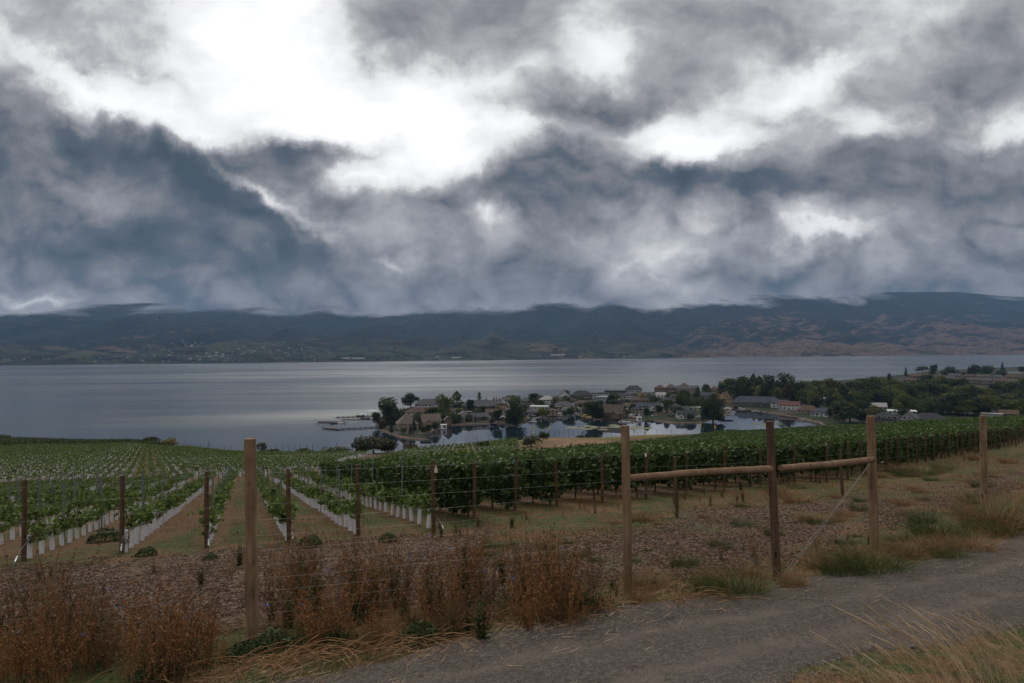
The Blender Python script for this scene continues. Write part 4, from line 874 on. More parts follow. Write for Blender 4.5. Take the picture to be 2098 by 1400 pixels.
for i in range(14): px = q.uniform(560, 1250); tuft(px, 1345 - (px - 560) * .14 + q.uniform(-25, 14), q.uniform(22, 50), 1.3, 'rust brown grass clump spilling on the gravel below the weeds', True, 'tan grass clumps along the gravel')
for i in range(44): px = q.uniform(1230, 2090); tuft(px, np.interp(px, [1230, 1500, 1800, 2090], [1085, 1060, 1015, 975]) + q.uniform(-45, 45), q.uniform(9, 22), q.uniform(1.2, 1.9), 'small grass clump on the strip between the mulch and the mature vines', i % 3 > 0, 'grass clumps on the strip')
for i in range(18): px = q.uniform(900, 1950); tuft(px, np.interp(px, [900, 1300, 1600, 1950], [1140, 1130, 1110, 1080]) + q.uniform(-20, 30), q.uniform(8, 18), q.uniform(1.2, 1.8), 'low green weed tuft growing out of the mulch', False, 'weed tufts on the mulch')
def leafy_mesh(seed):
    g = np.random.default_rng(seed); n = 560; r = .55 * np.sqrt(g.random(n)); a = g.uniform(0, 6.28, n); c = np.stack([np.cos(a) * r, np.sin(a) * r, .75 * (1 - (r / .6) ** 2) * g.random(n) ** .6 + .03], 1)
    co, fs = leaves(c, g.uniform(.07, .20, n), .38, g=g); return mesh_np('leafy_weed', co, fs, dict(tint=np.repeat(g.random(n), 4)), mats=[M_WEEDG])
LM = [leafy_mesh(430 + i) for i in range(3)]
for px, py, h, lab in ((500, 1352, 40, 'dark leafy green weed right at the foot of the leftmost fence post'), (640, 1325, 38, 'dark leafy weed to the right of the leftmost fence post'), (700, 1330, 42, 'leafy green weed under the brown thicket, second right of the leftmost post'),
    (860, 1318, 46, 'clump of long green leaves at the gravel edge under the brown thicket'), (1190, 1255, 40, 'dark green leaves around the foot of the tall bushy dry weed'), (320, 1396, 45, 'dark leafy weed at the bottom edge below the big dry weed bush'),
    (560, 1335, 45, 'leafy green weed just right of the leftmost post, touching the gravel'), (300, 1140, 20, 'low green weed patch between the first young vine rows'), (430, 1146, 14, 'flat green weed patch at the end of the grassy alley'), (635, 1120, 24, 'green weed between the two rows right of the leftmost post'),
    (795, 1110, 18, 'bright green weed between the last two young rows'), (215, 1110, 30, 'green weed patch beside the second end post from the left')):
    g = hit(px, py); k = h / F * g.y * 1.3; o = link('leafy_weed', LM[rnd.randrange(3)], loc=g, rz=rnd.uniform(0, 6), scale=(k * 1.5, k * 1.5, k)); tag(o, lab, 'weed', 'green leafy weeds')

# ------------------------------------------------------------------ tall straw on the near verge, bottom right
def straw_mesh(seed, n, spread):
    g = np.random.default_rng(seed); P0, P1, R0, R1, TI = [], [], [], [], []
    for k in range(n):
        x, y = g.normal(size=2) * spread; h = g.uniform(.55, 1.0); ln = g.uniform(.35, .9); an = math.pi + g.normal() * .35; ts = np.linspace(0, 1, 9)
        pts = np.stack([x + math.cos(an) * ln * h * ts ** 1.8, y + math.sin(an) * ln * h * ts ** 1.8, -.04 + h * (ts - .22 * ln * ts ** 2)], 1); r = np.where(ts < .76, .0026, .0056 * np.sin(np.clip((1.03 - ts) / .27, 0, 1) * math.pi) ** .6 + .0006)
        P0.append(pts[:-1]); P1.append(pts[1:]); R0.append(r[:-1]); R1.append(r[1:]); TI.append(np.full(8, g.uniform(.2, 1)))
        for w in range(10):
            t = .78 + .02 * w; i = min(int(t * 8), 7); p = pts[i] + (pts[i + 1] - pts[i]) * (t * 8 - i); e = p + (pts[-1] - pts[-2]) * .25 + g.normal(size=3) * .006; P0.append(p[None]); P1.append(e[None]); R0.append(np.array([.0011])); R1.append(np.array([.0004])); TI.append(np.array([.8]))
    co, fs = prisms(np.concatenate(P0), np.concatenate(P1), np.concatenate(R0), np.concatenate(R1)); return mesh_np('tall_straw', co, fs, dict(tint=np.repeat(np.concatenate(TI), 6)), mats=[M_STRAW])
SM = [straw_mesh(450 + i, 15, .12) for i in range(4)]
STL = ['leftmost straw stalks leaning low over the gravel at the bottom edge', 'tall seed headed straw, second clump from the left on the near verge', 'tall straw clump in the middle of the near verge', 'thick straw clump right of the middle of the near verge', 'straw clump standing nearly upright by the right edge', 'straw clump at the right edge of the photo', 'low straw clump in front at the bottom right', 'short straw clump behind the tall ones on the near verge']
for i, (px, py, k) in enumerate(((1850, 1470, .62), (1930, 1460, .86), (1985, 1440, .86), (2050, 1430, .84), (2095, 1410, .74), (2130, 1420, .66), (1900, 1500, .70), (2020, 1385, .55))):
    g = hit(px, py); o = link('tall_straw', SM[i % 4], loc=g, rz=rnd.uniform(-.35, .35), scale=(k,) * 3); tag(o, STL[i], 'grass clump', 'tall straw on the near verge')
X, Y = scatter_near(30000, (.35, .95), (3.2, 8)); ok = (seg_dist(X, Y, RN) < -.02) & (rng.random(len(X)) < .15 + .75 * sstep(.4, .6, fbm(X * 1.5, Y * 1.5, 77, 3))); X, Y = X[ok], Y[ok]; n = len(X)
for sel, mt, nm, hk in ((rng.random(n) < .50, M_STRAW, 'verge_straw', .13), (rng.random(n) < .14, M_TUFT, 'verge_grass', .09)):
    x, y = X[sel], Y[sel]; k = len(x); co, fs, ti = blades(x, y, hk * rng.uniform(.5, 1.5, k), math.pi + rng.normal(size=k) * 1.1, rng.uniform(.3, 1.2, k), np.full(k, .0017), rng.random(k)); stuff(link(nm, mesh_np(nm, co, fs, dict(tint=ti), mats=[mt])), 'dry straw and green grass carpeting the near verge', 'grass')

# valve and pipe at the left edge
g = hit(2, 1305); v = link('irrigation_valve', None, loc=g); tag(v, 'black irrigation valve with a white pipe at the left edge of the photo', 'valve')
b = MB(); b.tube([(-.03, 0, -.05), (-.03, 0, .22)], .05, 14); b.tube([(-.03, 0, .22), (-.03, 0, .25)], [.06, .055], 14); b.tube([(-.03, 0, .05), (.045, 0, .05)], .028, 10); link('valve_body', b.mesh('valve_body', M_HOSE, True), v)
b = MB(); b.tube([(.045, 0, .05), (.22, .02, .055)], .017, 10); b.tube([(.17, .015, .053), (.20, .018, .054)], .024, 10); link('pipe', b.mesh('pipe', M_TUBE, True), v)
# ------------------------------------------------------------------ peninsula
LZ = 1.1
SH = [(768,862),(772,876),(794,889),(815,896),(850,901),(884,903),(872,897),(860,892),(880,885),(897,879),(928,872),(965,870),(1001,869),(1046,868),(1080,866),(1079,858),(1084,853),(1105,850),(1140,850),(1179,849),(1192,856),(1230,859),(1268,860),(1300,862),(1352,864),(1388,868),(1436,867),(1457,860),(1488,851),(1493,843),(1500,836),(1508,834),
 (1514,838),(1540,841),(1572,846),(1610,852),(1650,860),(1680,868),(1692,880),(1704,892),(1790,960),(2700,900),(2900,748),(2400,750),(2098,752),(1990,757),(1900,762),(1852,768),(1780,776),(1700,782),(1600,788),(1520,793),(1480,798),(1440,802),(1390,803),(1340,805),(1317,805),(1262,803),(1215,806),(1173,808),(1150,812),(1100,816),(1040,820),(1009,822),(940,826),(870,830),(830,838),(800,850),(775,858)]
poly = [on_z(*p, 0) for p in SH]; fine_ = []
for a, c in zip(poly, poly[1:] + poly[:1]):
    L = (c - a).length; k = max(1, int(L / 6)) if L < 900 else 12
    for i in range(k):
        p = a.lerp(c, i / k); w = min(2.0, L * .06) if 0 < i else 0; fine_.append(Vector((p.x + rnd.uniform(-w, w), p.y + rnd.uniform(-w, w), 0)))
N = len(fine_); cx = sum((p.x for p in fine_)) / N; area = sum(a.x * c.y - c.x * a.y for a, c in zip(fine_, fine_[1:] + fine_[:1]))
ins = []
for i in range(N):
    t = (fine_[(i + 1) % N] - fine_[i - 1]); t.z = 0; t.normalize(); nrm = Vector((-t.y, t.x, 0)) * (1 if area > 0 else -1); ins.append(fine_[i] + nrm * 1.6)
b = MB(); vs = [(p.x, p.y, -1.0) for p in fine_] + [(p.x, p.y, .15) for p in fine_] + [(p.x, p.y, LZ) for p in ins]; fs = []
for i in range(N):
    j = (i + 1) % N; fs += [(i, j, N + j, N + i), (N + i, N + j, 2 * N + j, 2 * N + i)]
fs += [tuple(2 * N + k for k in t) for t in tessellate_polygon([[Vector((p.x, p.y, 0)) for p in ins]])]
b.add(vs, fs); m, nt, out = newmat('peninsula ground'); nb = NB(nt); P = nb.n('ShaderNodeNewGeometry').outputs['Position']; sp = nb.n('ShaderNodeSeparateXYZ'); nb.l(P, sp.inputs[0])
f1 = nb.noise(P, .03, 5, .6); f2 = nb.noise(P, .25, 4)
col = nb.ramp(nb.math('ADD', nb.math('MULTIPLY', f1, .8), nb.math('MULTIPLY', f2, .2)), [(.38, (.060, .056, .053)), (.46, (.062, .048, .036)), (.50, (.013, .023, .008)), (.60, (.028, .042, .013)), (.66, (.07, .054, .040))])
col = nb.mix(nb.step(sp.outputs[2], LZ - .02, LZ - .3), col, nb.ramp(f2, [(.3, (.09, .065, .05)), (.7, (.22, .16, .12))]))
nb.l(nb.bsdf(col, .95, None, 0, .1), out.inputs[0]); struct(link('peninsula', b.mesh('peninsula', m)))

# far-thing materials
def wallmat(n, c): return plain('wall ' + n, c, .8, .12, .5)
WALL = {k: wallmat(k, c) for k, c in dict(white=(.50,.50,.49), cream=(.32,.28,.22), grey=(.26,.26,.26), dark=(.085,.08,.075), brown=(.13,.085,.06), tan=(.27,.20,.145), redwood=(.15,.075,.05), ochre=(.36,.24,.11)).items()}
ROOF = {k: plain('roof ' + k, c, .85, .25, 1.2, stretch=(1, 1, 6)) for k, c in dict(grey=(.085,.083,.085), dark=(.040,.040,.046), tan=(.15,.112,.088), brown=(.10,.062,.045), rust=(.105,.06,.043), red=(.12,.055,.047), slate=(.055,.060,.075), pale=(.34,.325,.31), white=(.56,.56,.56), warm=(.10,.075,.06), orange=(.33,.19,.11)).items()}
M_GLASS, nt, out = newmat('window glass'); nb = NB(nt); nb.l(nb.bsdf((.018, .022, .027), .12, None, 0, .6), out.inputs[0])
M_TRIM = plain('white trim', (.55, .55, .54), .6, .1); M_DOOR = plain('door paint', (.09, .06, .05), .6, .2); M_GAR = plain('garage door', (.42, .41, .40), .6, .1)
def facing(p): return math.atan2(-p.x, p.y)          # turn so that local -Y looks at the viewer
def windowmesh(w, h, par, x, y, z, side):
    """frame with a pane set in it, on a wall; side: 0 front(-y) 1 right(+x) 2 left(-x)"""
    b = MB(); t = .10
    def add(u0, u1, v0, v1, d0, d1, mi):
        if side == 0: b.box(x + u0, x + u1, y - d1, y - d0, z + v0, z + v1, mi)
        elif side == 1: b.box(x + d0, x + d1, y + u0, y + u1, z + v0, z + v1, mi)
        else: b.box(x - d1, x - d0, y + u0, y + u1, z + v0, z + v1, mi)
    add(-w/2, w/2, 0, h, 0.002, .03, 1)
    for q in ((-w/2 - t, -w/2, -t, h + t), (w/2, w/2 + t, -t, h + t), (-w/2, w/2, -t, 0), (-w/2, w/2, h, h + t)): add(*q, .002, .06, 0)
    return link('window', b.mesh('window', [M_TRIM, M_GLASS]), par)
def roofmesh(W, D, z, kind, rh, ov, mat):
    b = MB(); w, d = W / 2 + ov, D / 2 + ov; t = .22
    if kind == 'hip':
        r = max(0.0, w - d) if w >= d else 0; s = max(0.0, d - w) if d > w else 0
        top = [(-r, -s, z + rh), (r, -s, z + rh), (r, s, z + rh), (-r, s, z + rh)]; base = [(-w, -d, z), (w, -d, z), (w, d, z), (-w, d, z)]; und = [(x, y, z - t) for x, y, _ in base]
        b.add(und + base + top, [(0, 1, 5, 4), (1, 2, 6, 5), (2, 3, 7, 6), (3, 0, 4, 7), (4, 5, 9, 8), (5, 6, 10, 9), (6, 7, 11, 10), (7, 4, 8, 11), (3, 2, 1, 0)] + ([(8, 9, 10, 11)] if r * 1 and s else []))
    elif kind in ('gable', 'front'):
        if kind == 'gable': A = [(-w, -d, z), (w, -d, z), (w, 0, z + rh), (-w, 0, z + rh), (w, d, z), (-w, d, z)]
        else: A = [(-w, -d, z), (-w, d, z), (0, d, z + rh), (0, -d, z + rh), (w, d, z), (w, -d, z)]
        B = [(x, y, q - t) for x, y, q in A]
        b.add(A + B, [(0, 1, 2, 3), (3, 2, 4, 5), (7, 6, 9, 8), (8, 9, 11, 10), (0, 6, 7, 1), (5, 4, 10, 11), (1, 7, 8, 2), (2, 8, 10, 4), (0, 3, 9, 6), (3, 5, 11, 9)])
    elif kind == 'shed':
        b.add([(-w, -d, z), (w, -d, z), (w, d, z + rh), (-w, d, z + rh), (-w, -d, z - t), (w, -d, z - t), (w, d, z + rh - t), (-w, d, z + rh - t)], [(0, 1, 2, 3), (7, 6, 5, 4), (0, 4, 5, 1), (1, 5, 6, 2), (2, 6, 7, 3), (3, 7, 4, 0)])
    else:
        b.box(-w, w, -d, d, z, z + .35); b.box(-w + .3, w - .3, -d + .3, d - .3, z + .352, z + .5)
    return b.mesh('roof', mat)
HN = 0
def house(px, py, wpx, D, st, kind, yaw, wall, roof, label, cat='house', win=True, chim=None, garage=False, rhk=.36, name='house', z0=LZ, wing=None):
    p = on_z(px, py, z0); W = wpx / F * p.y; q = random.Random(int(px * 7 + py)); H = 2.65 * st + .2
    if yaw: W /= abs(math.cos(R(yaw))) + .25 * abs(math.sin(R(yaw)))
    o = link(name, None, loc=(p.x, p.y + D * .5, z0), rz=facing(p) + R(yaw)); tag(o, label, cat)
    span = D if kind in ('gable',) else (W if kind == 'front' else min(W, D)); rh = span * rhk if kind not in ('flat', 'shed') else .8
    b = MB(); b.box(-W/2, W/2, -D/2, D/2, -.6, H)
    if kind == 'gable':
        for sx in (-1, 1): b.add([(sx*W/2, -D/2, H), (sx*W/2, D/2, H), (sx*W/2, 0, H + rh * .93)], [(0, 1, 2) if sx > 0 else (1, 0, 2)])
    if kind == 'front': 
        for sy in (-1, 1): b.add([(-W/2, sy*D/2, H), (W/2, sy*D/2, H), (0, sy*D/2, H + rh * .93)], [(0, 1, 2) if sy < 0 else (1, 0, 2)])
    link('wall', b.mesh('wall', WALL[wall]), o); ro = link('roof', roofmesh(W, D, H + .02, kind, rh, .55, ROOF[roof]), o)
    if chim: b = MB(); b.box(-.45, .45, -.45, .45, -1.2, 1.3); b.box(-.55, .55, -.55, .55, 1.3, 1.5); link('chimney', b.mesh('chimney', WALL[chim]), ro, loc=(W * .22, 0, H + rh))
    if win:
        n = max(2, int(W / 3.2))
        for s in range(int(math.ceil(st))):
            for i in range(n):
                if s == 0 and i == n // 2: continue
                x = -W/2 + W * (i + .5) / n + q.uniform(-.2, .2); windowmesh(q.choice((1.3, 1.7, 2.2)), 1.35, o, x, -D/2, .85 + 2.65 * s, 0)
            for sd in (1, 2): windowmesh(1.4, 1.25, o, (W/2 if sd == 1 else -W/2), q.uniform(-D*.2, D*.2), .9 + 2.65 * s, sd)
        b = MB(); xd = -W/2 + W * (n // 2 + .5) / n
        if garage: b.box(xd - 1.5, xd + 1.5, -D/2 - .05, -D/2 + .02, 0, 2.3); link('garage_door', b.mesh('garage_door', M_GAR), o)
        else:
            b.box(xd - .5, xd + .5, -D/2 - .05, -D/2 + .02, 0, 2.1); b.box(xd - .62, xd - .5, -D/2 - .07, -D/2 + .02, 0, 2.22); b.box(xd + .5, xd + .62, -D/2 - .07, -D/2 + .02, 0, 2.22); link('door', b.mesh('door', M_DOOR), o)
        if st >= 2 and q.random() < .6:
            b = MB(); b.box(-W*.3, W*.3, -D/2 - 1.5, -D/2 - .01, 2.55, 2.72)
            for xx in np.arange(-W*.3, W*.3 + .01, max(.9, W * .6 / 9)): b.box(xx - .04, xx + .04, -D/2 - 1.48, -D/2 - 1.40, 2.722, 3.7)
            b.box(-W*.3, W*.3, -D/2 - 1.5, -D/2 - 1.38, 3.702, 3.78); link('balcony', b.mesh('balcony', M_TRIM), o)
    if wing:                                  # (dx share, width share, depth, kind)
        dx, ws_, dd, kd = wing; w2 = W * ws_; b = MB(); h2 = H - .35; b.box(-w2/2, w2/2, -dd/2, dd/2, -.6, h2); r2 = w2 * .38 if kd == 'front' else min(w2, dd) * .36
        if kd == 'front': b.add([(-w2/2, -dd/2, h2), (w2/2, -dd/2, h2), (0, -dd/2, h2 + r2 * .93)], [(0, 1, 2)])
        wo_ = link('wing', b.mesh('wing', WALL[wall]), o, loc=(W * dx, -D/2 - dd/2 + .3, 0)); link('roof', roofmesh(w2, dd, h2 + .02, kd, r2, .4, ROOF[roof]), wo_); windowmesh(1.6, 1.3, wo_, 0, -dd/2, .9, 0)
    return o
HS = [
 (831,881,42,14,1.5,'hip',8,'tan','tan','large tan hip roofed house at the tip of the peninsula behind the spit',dict(rhk=.55,chim='tan')),
 (880,874,40,11,1.3,'gable',12,'tan','tan','tan gabled house just right of the large tan hip roofed house',dict(rhk=.5,wing=(-.28,.42,4,'front'))),
 (917,874,15,6,1.7,'front',5,'redwood','tan','narrow reddish wooden boathouse with a pale gable by the bay',dict(rhk=.55,cat='boathouse',name='boathouse')),
 (862,851,58,11,1,'hip',0,'white','rust','white house with a rust brown roof behind the tan houses',{}),
 (877,840,56,14,2,'hip',-6,'white','grey','pale two storey house with a wide grey roof near the peninsula tip',dict(wing=(.3,.3,5,'hip'))),
 (980,844,70,15,2,'hip',4,'brown','grey','big dark two storey house with a grey hip roof behind the small grey cottages',dict(wing=(.1,.35,5,'hip'),chim='brown')),
 (959,863,27,9,1,'gable',-14,'cream','grey','small cream cottage with a grey gable roof by the bay lawn',dict(wing=(-.3,.36,3,'front'))),
 (986,862,28,9,1,'gable',6,'dark','grey','low dark cottage joined on the right of the small cream cottage',{}),
 (1030,823,44,12,1.2,'flat',0,'white','pale','long white flat roofed house on the lake side, left of the big willow',{}),
 (1026,848,22,8,1.6,'gable',10,'tan','rust','small house with a rust red roof left of the big dark willow',{}),
 (1008,852,26,8,1,'gable',-10,'brown','brown','low brown roofed shed left of the rust red roof',{}),
 (1029,863,12,6,.8,'front',6,'dark','white','tiny hut with a white gable at the foot of the big willow',dict(cat='hut',name='hut',win=False)),
 (1107,846,40,10,2,'flat',-8,'white','white','boxy white two storey house with a flat roof facing the marina',{}),
 (1122,829,32,11,1.8,'hip',5,'white','pale','white house with a pale roof behind the boxy white house',{}),
 (1156,841,42,11,1.6,'hip',-4,'white','grey','white house with a grey hip roof and a dark porch above the marina',dict(wing=(.25,.3,4,'hip'))),
 (1156,822,24,9,1.8,'front',8,'white','grey','house with a steep grey front gable left of the large dark hip roof',dict(rhk=.6)),
 (1193,820,44,14,2,'hip',0,'brown','dark','large two storey house with a dark hip roof near the lake side',dict(wing=(-.2,.3,4,'hip'))),
 (1196,836,40,10,1.3,'hip',5,'tan','warm','tan bungalow below the large dark hip roofed house',{}),
 (1185,846,16,8,1.3,'flat',0,'white','pale','small pale flat roofed annex beside the marina lawn',{}),
 (1230,818,36,11,2.3,'flat',-5,'white','dark','white modern house with stacked flat dark roofs',dict(wing=(.3,.45,4,'flat'))),
 (1262,812,44,12,2.2,'flat',4,'dark','dark','dark modern flat roofed house right of the white modern house',{}),
 (1300,809,34,12,2.6,'hip',0,'grey','dark','tall dark roofed lake side house left of the utility pole',dict(chim='grey')),
 (1276,826,30,9,1.2,'flat',6,'white','white','low white flat roofed house in front of the dark modern house',{}),
 (1308,828,46,12,1.3,'hip',0,'brown','warm','wide low house with a dark brown hip roof in the middle of the peninsula',{}),
 (1326,842,38,11,1.2,'gable',14,'white','slate','white bungalow with a blue grey roof beside the parked vehicles',dict(wing=(.25,.35,4,'front'))),
 (1322,834,26,8,1,'shed',-8,'cream','pale','pale low roof just behind the blue grey roofed bungalow',{}),
 (1260,857,44,13,1.4,'gable',-18,'brown','warm','large weathered brown gabled house right of the round willow by the bay',dict(rhk=.55,wing=(.2,.4,5,'front'))),
 (1354,808,22,12,2.8,'hip',0,'brown','brown','tall brown house, leftmost of the lake side group right of the utility pole',{}),
 (1377,807,24,12,2.8,'hip',4,'brown','warm','tall brown house, second of the lake side group right of the utility pole',{}),
 (1412,808,44,13,2.2,'gable',0,'tan','grey','long tan house with a light grey roof in the lake side group',dict(wing=(-.3,.25,4,'front'))),
 (1404,800,14,10,2.6,'hip',0,'brown','brown','narrow brown roof rising behind the long tan house',{}),
 (1467,809,22,12,2.2,'hip',0,'tan','brown','tan house with a brown hip roof left of the wood',{}),
 (1449,818,22,10,1.4,'gable',6,'brown','slate','small house with a slate gable behind the big dark willow',{}),
 (1408,858,38,10,1.1,'gable',10,'white','dark','white cottage with a dark gable roof on the sandy point of the bay',dict(wing=(-.32,.3,3,'front'))),
 (1424,842,32,9,1,'flat',0,'cream','pale','low cream flat roofed building behind the white cottage on the point',{}),
 (1487,827,26,9,1.6,'front',-30,'ochre','brown','ochre house with a steep front gable at the head of the channel',dict(rhk=.55)),
 (1511,813,20,9,2.3,'hip',0,'redwood','brown','dark reddish brown house left of the long blue grey roof',{}),
 (1556,834,98,14,1.5,'hip',-4,'dark','slate','very long house with a dark blue grey roof beside the channel',dict(rhk=.42,wing=(.10,.12,5,'front'))),
 (1601,836,34,10,1.5,'gable',8,'white','slate','white gabled end house right of the long blue grey roof',{}),
 (1622,840,40,10,1.5,'gable',-6,'white','red','white house with a bright red roof by the bay',{}),
 (1615,818,14,8,2,'flat',0,'white','white','tall white box behind the red roofed house',{}),
 (1660,847,44,11,1,'hip',6,'tan','rust','low bungalow with a rust orange roof right of the red roofed house',{}),
 (1692,854,42,11,1.1,'hip',-10,'white','slate','white bungalow with a slate roof at the right end of the bay',{}),
 (1688,828,26,9,1.2,'gable',0,'white','white','bungalow with a white roof in front of the wood',{}),
 (1793,840,52,10,1,'gable',5,'cream','pale','long cream building with a pale roof among the trees right of the bay',{}),
 (1853,849,52,8,.9,'shed',6,'white','white','long low building with a white roof among the trees',dict(cat='shed',name='shed')),
 (1822,866,48,12,1.1,'hip',-6,'dark','dark','dark roofed house just beyond the vines right of the bay',{}),
 (1870,868,36,10,1.2,'front',-12,'grey','grey','grey house with a front gable just beyond the vines',dict(rhk=.4)),
 (1915,868,60,13,1,'hip',4,'dark','dark','wide house with a nearly black hip roof just beyond the vines',{}),
 (2038,856,36,7,1,'flat',0,'grey','pale','open shelter with a thin pale flat roof at the far edge of the vines',dict(cat='shelter',name='shelter',win=False)),
 (2075,856,32,9,1,'gable',0,'redwood','rust','rust brown shed right of the pale roofed shelter',dict(cat='shed',name='shed')),
 (2066,820,20,9,1.2,'gable',0,'tan','brown','brown roofed house in the trees at the right edge',{}),
 (2068,773,32,14,1.3,'flat',0,'white','white','long white flat roof beside the lake at the right edge',{}),
 (2086,766,26,14,1.2,'flat',0,'white','white','farthest white roof by the lake at the right edge',{}),
 (1886,772,40,16,1.4,'shed',0,'brown','orange','long lake side building with an orange tan roof in front of a dark tree',{}),
]
for px, py, w, D, st, kd, yaw, wa, ro, lab, kw in HS: house(px, py, w, D, st, kd, yaw, wa, ro, lab, **kw)
# terraced town houses on the far right
for i, (px, py, w) in enumerate([(1870,788,26),(1898,790,26),(1926,792,26),(1884,779,24),(1912,781,24),(1944,784,26),(1972,787,26),(2000,788,26),(2028,789,26),(2056,790,26),(2084,791,26),(1960,778,24),(1990,779,24),(2020,780,24),(2050,781,24),(2080,781,24)]):
    house(px, py, w, 12, 2.2, ('hip', 'gable')[i % 2], rnd.uniform(-8, 8), ('brown', 'tan', 'grey', 'brown')[i % 4], ('brown', 'warm', 'grey')[i % 3], ('brown town house with grey roof in the terraces on the far right', 'town house in the second terrace row nearer the lake on the far right')[i in (3, 4) or i > 10])['group'] = 'town houses on the far right'

# ------------------------------------------------------------------ trees
def crown_points(kind, n, g):
    if kind == 'conifer':
        z = 1 - np.sqrt(g.random(n)) * .95; r = (1 - z) * .5 * (.75 + .35 * np.sin(z * 40)) * np.sqrt(g.uniform(.25, 1, n)); a = g.uniform(0, 6.28, n); c = np.stack([r * np.cos(a), r * np.sin(a), z + .02], 1); return c
    if kind == 'poplar':
        z = g.uniform(.06, 1, n); r = .5 * np.sin(np.clip((z - .02) / 1.0, 0, 1) ** .75 * math.pi) ** .6 * np.sqrt(g.uniform(.2, 1, n)) * (.8 + .3 * np.sin(z * 17 + g.random())); a = g.uniform(0, 6.28, n); return np.stack([r * np.cos(a), r * np.sin(a), z], 1)
    nl = {'round': 16, 'willow': 15, 'bush': 12, 'loose': 18}[kind]; cs = []; lobes = []
    for k in range(nl):
        a = g.uniform(0, 6.28); u = g.random()
        if kind == 'bush': lobes.append((math.cos(a) * .32 * math.sqrt(u), math.sin(a) * .32 * math.sqrt(u), g.uniform(.25, .62), g.uniform(.16, .28)))
        else: lobes.append((math.cos(a) * .34 * math.sqrt(u), math.sin(a) * .34 * math.sqrt(u), g.uniform(.34, .84) - .12 * u, g.uniform(.11, .24 if kind != 'loose' else .17)))
    lobes.append((0, 0, .62 if kind != 'bush' else .5, .28))
    m = n // len(lobes)
    for x, y, z, r in lobes:
        d = g.normal(size=(m, 3)); d /= np.linalg.norm(d, axis=1, keepdims=True); rad = r * g.uniform(.55, 1.08, m) ** .6
        p = np.array([x, y, z]) + d * rad[:, None] * np.array([1, 1, .85 if kind != 'willow' else .7])
        if kind == 'willow':
            dr = np.abs(g.normal(size=m)) * (.16 + .8 * np.hypot(p[:, 0], p[:, 1])) ; p[:, 2] -= dr * .75; p[:, 2] = np.maximum(p[:, 2], .03 + .1 * g.random(m))
        cs.append(p)
    c = np.concatenate(cs); c[:, 2] = np.clip(c[:, 2], .02, 1.0); return c
def crown_mesh(kind, seed, mat, n):
    g = np.random.default_rng(seed); c = crown_points(kind, n, g); sz = {'conifer': .055, 'poplar': .075, 'round': .060, 'willow': .060, 'bush': .075, 'loose': .055}[kind]
    co, fs = leaves(c, g.uniform(.6, 1.35, len(c)) * sz, .75, g=g)
    if kind == 'willow': k = co.reshape(-1, 4, 3); ctr = k.mean(1, keepdims=True); k = ctr + (k - ctr) * np.array([.75, .75, 1.7]); co = k.reshape(-1, 3)
    cl = fbm(c[:, 0] * 7 + seed, c[:, 2] * 7 + c[:, 1] * 5, seed, 3); tint = np.clip(.5 + (cl - .5) * 1.6 + g.normal(size=len(c)) * .22, 0, 1)
    return mesh_np('crown', co, fs, dict(tint=np.repeat(tint, 4)), mats=[mat])
def trunk_mesh(kind, seed):
    q = random.Random(seed); b = MB(); top = .55 if kind != 'conifer' else .9; b.tube([(0, 0, -.05), (.004, 0, .12), (q.uniform(-.02, .02), q.uniform(-.02, .02), .34), (q.uniform(-.03, .03), 0, top)], [.035, .026, .019, .006], 7)
    if kind not in ('conifer', 'poplar'):
        for k in range(6): a = k * 1.05 + q.random(); z = q.uniform(.16, .40); b.tube([(0, 0, z), (math.cos(a) * .12, math.sin(a) * .12, z + .14), (math.cos(a) * .26, math.sin(a) * .26, z + .25)], [.014, .009, .004], 5)
    return b.mesh('trunk', M_TBARK)
M_TBARK = plain('tree bark', (.055, .042, .033), .95, .4, 8)
LMAT = {'dark': leafmat('leaves dark', (.008, .015, .005), (.050, .074, .020), .6, .2, .12), 'mid': leafmat('leaves mid', (.013, .026, .006), (.092, .122, .026), .6, .25, .12), 'yellow': leafmat('leaves yellow green', (.030, .042, .008), (.20, .205, .034), .6, .3, .12),
        'olive': leafmat('leaves olive', (.040, .044, .026), (.120, .125, .078), .7, .2, .3), 'rust': leafmat('leaves rusty', (.03, .02, .010), (.085, .055, .026), .7, .2, .3), 'blue': leafmat('needles blue', (.016, .026, .024), (.050, .070, .066), .7, .1, .3), 'conif': leafmat('needles dark', (.005, .009, .005), (.018, .027, .013), .7, .1, .3), 'gold': leafmat('leaves golden', (.08, .065, .012), (.25, .19, .035), .7, .3, .3)}
_cc = {}; _tk = {}
def tree(px, py, hpx, wpx, kind, col, label, z0=None, cat='tree', group=None, name=None):
    p = on_z(px, py, LZ) if z0 is None else hit(px, py)
    v = rnd.randrange(3); key = (kind, col, v)
    if key not in _cc: _cc[key] = crown_mesh(kind, 500 + len(_cc), LMAT[col], {'conifer': 1500, 'poplar': 1300, 'round': 2600, 'willow': 3400, 'bush': 1500, 'loose': 1500}[kind])
    tk = ('conifer' if kind == 'conifer' else 'poplar' if kind == 'poplar' else 'round', v)
    if tk not in _tk: _tk[tk] = trunk_mesh(tk[0], len(_tk))
    h = hpx / F * p.y * (1.28 if kind == 'bush' else 1.04); w = wpx / F * p.y * 1.12; o = link(name or {'conifer': 'conifer', 'poplar': 'poplar', 'willow': 'willow', 'bush': 'shrub'}.get(kind, 'broadleaf_tree'), None, loc=p, rz=rnd.uniform(0, 6.28)); tag(o, label, cat, group)
    link('crown', _cc[key], o, scale=(w, w, h)); link('trunk', _tk[tk], o, scale=(w, w, h)); return o
